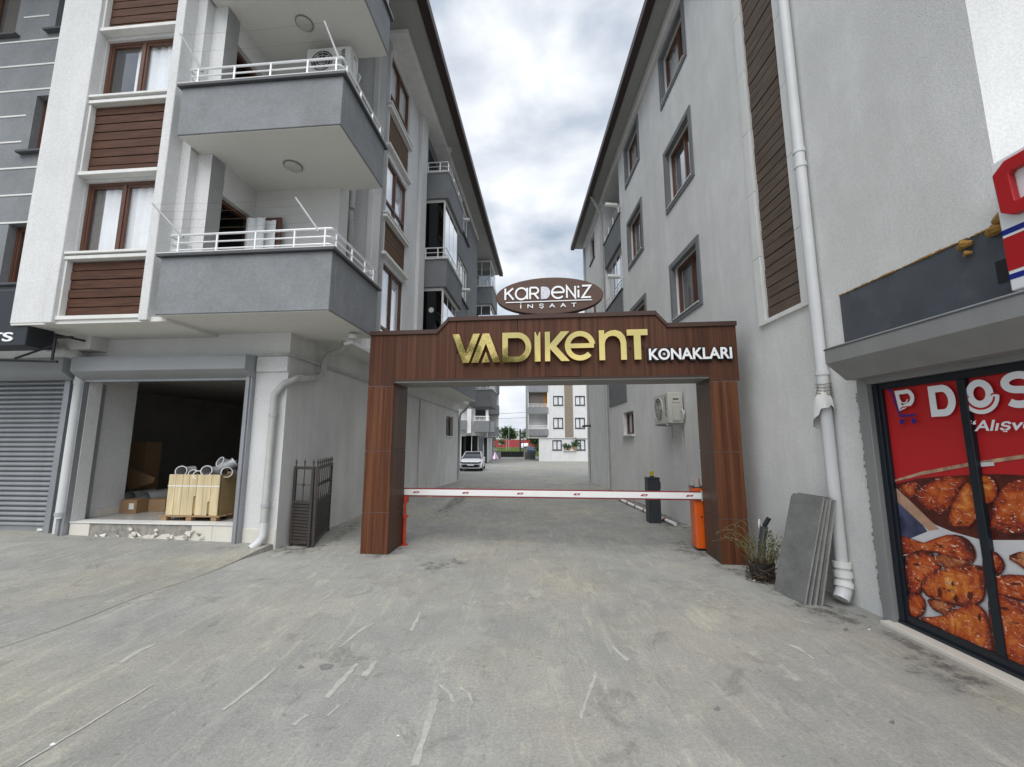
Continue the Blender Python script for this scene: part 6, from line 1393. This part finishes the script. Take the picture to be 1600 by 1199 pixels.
def tree(label, loc, h, r_, seed, n=1500, name='tree', group='far trees', leaf=.38, m='leaf'):
    rt = random.Random(seed); t = thing(name, label, 'tree', loc, rt.uniform(0, 6), group)
    tr_ = MB(); tr_.tube([(0, 0, -.1), (.05, 0, h * .25), (-.05, .05, h * .5), (.05, 0, h * .8)], [h * .028, h * .022, h * .016, h * .006], 8); cl = []
    for k in range(9):
        a = rt.uniform(0, 6.28); e = Vector((math.cos(a) * r_ * rt.uniform(.35, .8), math.sin(a) * r_ * rt.uniform(.35, .8), h * rt.uniform(.45, .9))); b = Vector((0, 0, h * rt.uniform(.28, .55))); tr_.tube([tuple(b), tuple(b.lerp(e, .5) + Vector((0, 0, .2))), tuple(e)], [h * .012, h * .008, h * .003], 5); cl.append((e, r_ * rt.uniform(.32, .55)))
    for k in range(8): cl.append((Vector((rt.uniform(-.5, .5) * r_, rt.uniform(-.5, .5) * r_, h * rt.uniform(.5, .93))), r_ * rt.uniform(.3, .5)))
    tr_.build('trunk', M['bark'], t); f = MB()
    for k in range(n):
        c, cr_ = cl[rt.randrange(len(cl))]; p = c + Vector((rt.gauss(0, .5), rt.gauss(0, .5), rt.gauss(0, .42))) * cr_; d = Vector((rt.gauss(0, 1), rt.gauss(0, 1), rt.gauss(0, .6))).normalized() * leaf * rt.uniform(.5, 1.1); e = d.cross(Vector((rt.gauss(0, 1), rt.gauss(0, 1), 1))).normalized() * leaf * .32
        f.quad(tuple(p - d), tuple(p + e), tuple(p + d), tuple(p - e))
    f.build('crown', M[m], t, smooth=False)
def tpos(x, Y0): c = at_y(x, 700, Y0); return (c.x, Y0, fz(Y0) - .03 if Y0 > 78 else gz(Y0))
tree('round dark green tree behind the red wall, left of the thin lamp posts', tpos(794, 125), 5.4, 2.9, 1, n=2600)
tree('tall green tree beside the far white building, right of the dark post', tpos(827, 118), 5.0, 2.7, 2, n=2400)
tree('lower green tree under the balcony of the far white building', tpos(838, 100), 3.6, 2.2, 3)
tree('yellowish young tree in front of the red wall', tpos(784, 100), 2.6, 1.1, 4, n=500, leaf=.22, m='weed')
tree('reddish shrub-like tree beside the left gate post', tpos(770, 88), 3.4, 1.0, 5, n=500, leaf=.2, m='weed')
tree('dark bush-like tree beside the ramp of the far white building', tpos(846, 72), 3.0, 1.0, 6, n=700, leaf=.2)
for k, (x, y, h, r_) in enumerate(((-19, -26, 13, 4.6), (-13, -24, 12.5, 4.2), (-7.5, -25, 11.5, 3.6), (3, -27, 7.5, 3.2), (14, -27, 8, 3.4))):
    tree('street tree behind the viewer, mirrored in the gold letters', (x, y, 0), h, r_, 40 + k, n=1300, group='street trees behind the viewer')
for lb, px_, yt, Y0, r_ in (('tall thin pale lamp post in front of the round tree', 795, 664, 95, .055), ('short pale post left of the thin lamp post', 791, 681, 92, .05), ('thick dark grey utility post beside the right tree', 813, 671, 90, .20), ('white slim post right of the dark utility post', 818, 679, 85, .06)):
    b = at_y(px_, 712, Y0); tp = at_y(px_, yt, Y0); t = thing('utility_post', lb, 'post', (b.x, Y0, -1.0)); MB().tube([(0, 0, 0), (0, 0, tp.z + 1)], r_, 8).build('shaft', M['cabinet'] if 'dark' in lb else M['pole_grey'], t)
    if 'lamp post in' in lb: MB().tube([(0, 0, tp.z + 1), (.3, 0, tp.z + 1.3), (1.6, 0, tp.z + 1.45)], .05, 6).build('arm', M['letter_white'], t)
    else: MB().disc((0, 0, tp.z + 1.02), r_ * 1.3, 8, 2, .06).build('cap', M['pole_grey'], t)
for lb, x0, x1, yt, Y0, m in (('pale flat-roofed building in the hazy distance behind the round tree', 784, 800, 671, 240, 'far_wall'), ('long pale low building in the far distance between the trees', 798, 846, 675, 260, 'far_wall'), ('cream distant block left of the round tree', 770, 788, 678, 225, 'far_wall')):
    a, b = at_y(x0, yt, Y0), at_y(x1, yt, Y0); t = thing('distant_building', lb, 'building', (a.x, Y0, -1)); MB().box(0, b.x - a.x, 0, 15, -.1, a.z + 1).build('wall', M[m], t); MB().box(-.3, b.x - a.x + .3, -.3, 15.3, a.z + 1, a.z + 1.4).build('roof', M['slab_edge'], t)
    for k in range(4):
        for j in range(2): w_ = (b.x - a.x) / 4; MB().box(k * w_ + w_ * .3, k * w_ + w_ * .7, -.06, -.0, 2.0 + j * 2.6, 3.3 + j * 2.6).build('window', M['car_glass'], t)
# distant cars by the gate
def far_car(label, loc, m):
    t = thing('distant_car', label, 'car', loc, R(80)); MB().prism([(-2, .25), (2, .25), (2, .8), (1.2, .9), (.7, 1.4), (-1.0, 1.4), (-1.6, .92), (-2, .85)], -.85, .85, ax=1).build('body', M[m], t, bevel=.05); MB().prism([(1.1, .93), (.66, 1.34), (-.96, 1.34), (-1.45, .95)], -.87, .87, ax=1).build('glasshouse', M['car_glass'], t)
    for x in (-1.25, 1.25):
        for s in (-1, 1): MB().disc((x, s * .8, .3), .31, 14, 1, .2).build('tyre', M['tyre'], t)
far_car('blue car parked beyond the right gate post', (at_y(829, 708, 86).x, 86, fz(86)), 'car_blue'); far_car('white car parked far behind the blue car', (at_y(821, 700, 104).x, 104, fz(104)), 'car_paint')
for lb, ya in (('upper overhead wire crossing the gap between the far buildings', 645), ('lower overhead wire crossing the gap between the far buildings', 653)):
    a = at_y(752, ya + 1, 58); b = at_y(830, ya - 1, 58); mid = (a + b) / 2 - Vector((0, 0, .12)); tag(MB().tube([tuple(a), tuple(mid), tuple(b)], .02, 5).build('overhead_wire', M['cabinet']), lb, 'wire', 'overhead wires across the lane end')
a = at_x(1005, 627, RX); 
# low garden wall with hedge by the far gate, left
hw = thing('garden_wall', 'low grey garden wall with railing at the far left end of the lane', 'wall', (-2.3, 66, gz(66))); MB().box(-2.0, .55, 0, .3, -.1, 1.15).build('wall', M['slab_edge'], hw); MB().box(-2.05, .6, -.05, .35, 1.15, 1.22).build('coping', M['slab'], hw)
rwm = thing('ramp_wall', 'dark low wall and railing beside the far white building', 'wall', (1.95, 64, gz(64))); MB().box(0, 1.6, 0, .25, -.1, 1.1).build('wall', M['slab'], rwm); railing(rwm, [(0, .1, 1.1), (1.6, .1, 1.1)], M['black_metal'], heights=(.2, .45, .8), posts=[(x, .1, 1.1) for x in (.1, .55, 1.0, 1.5)])
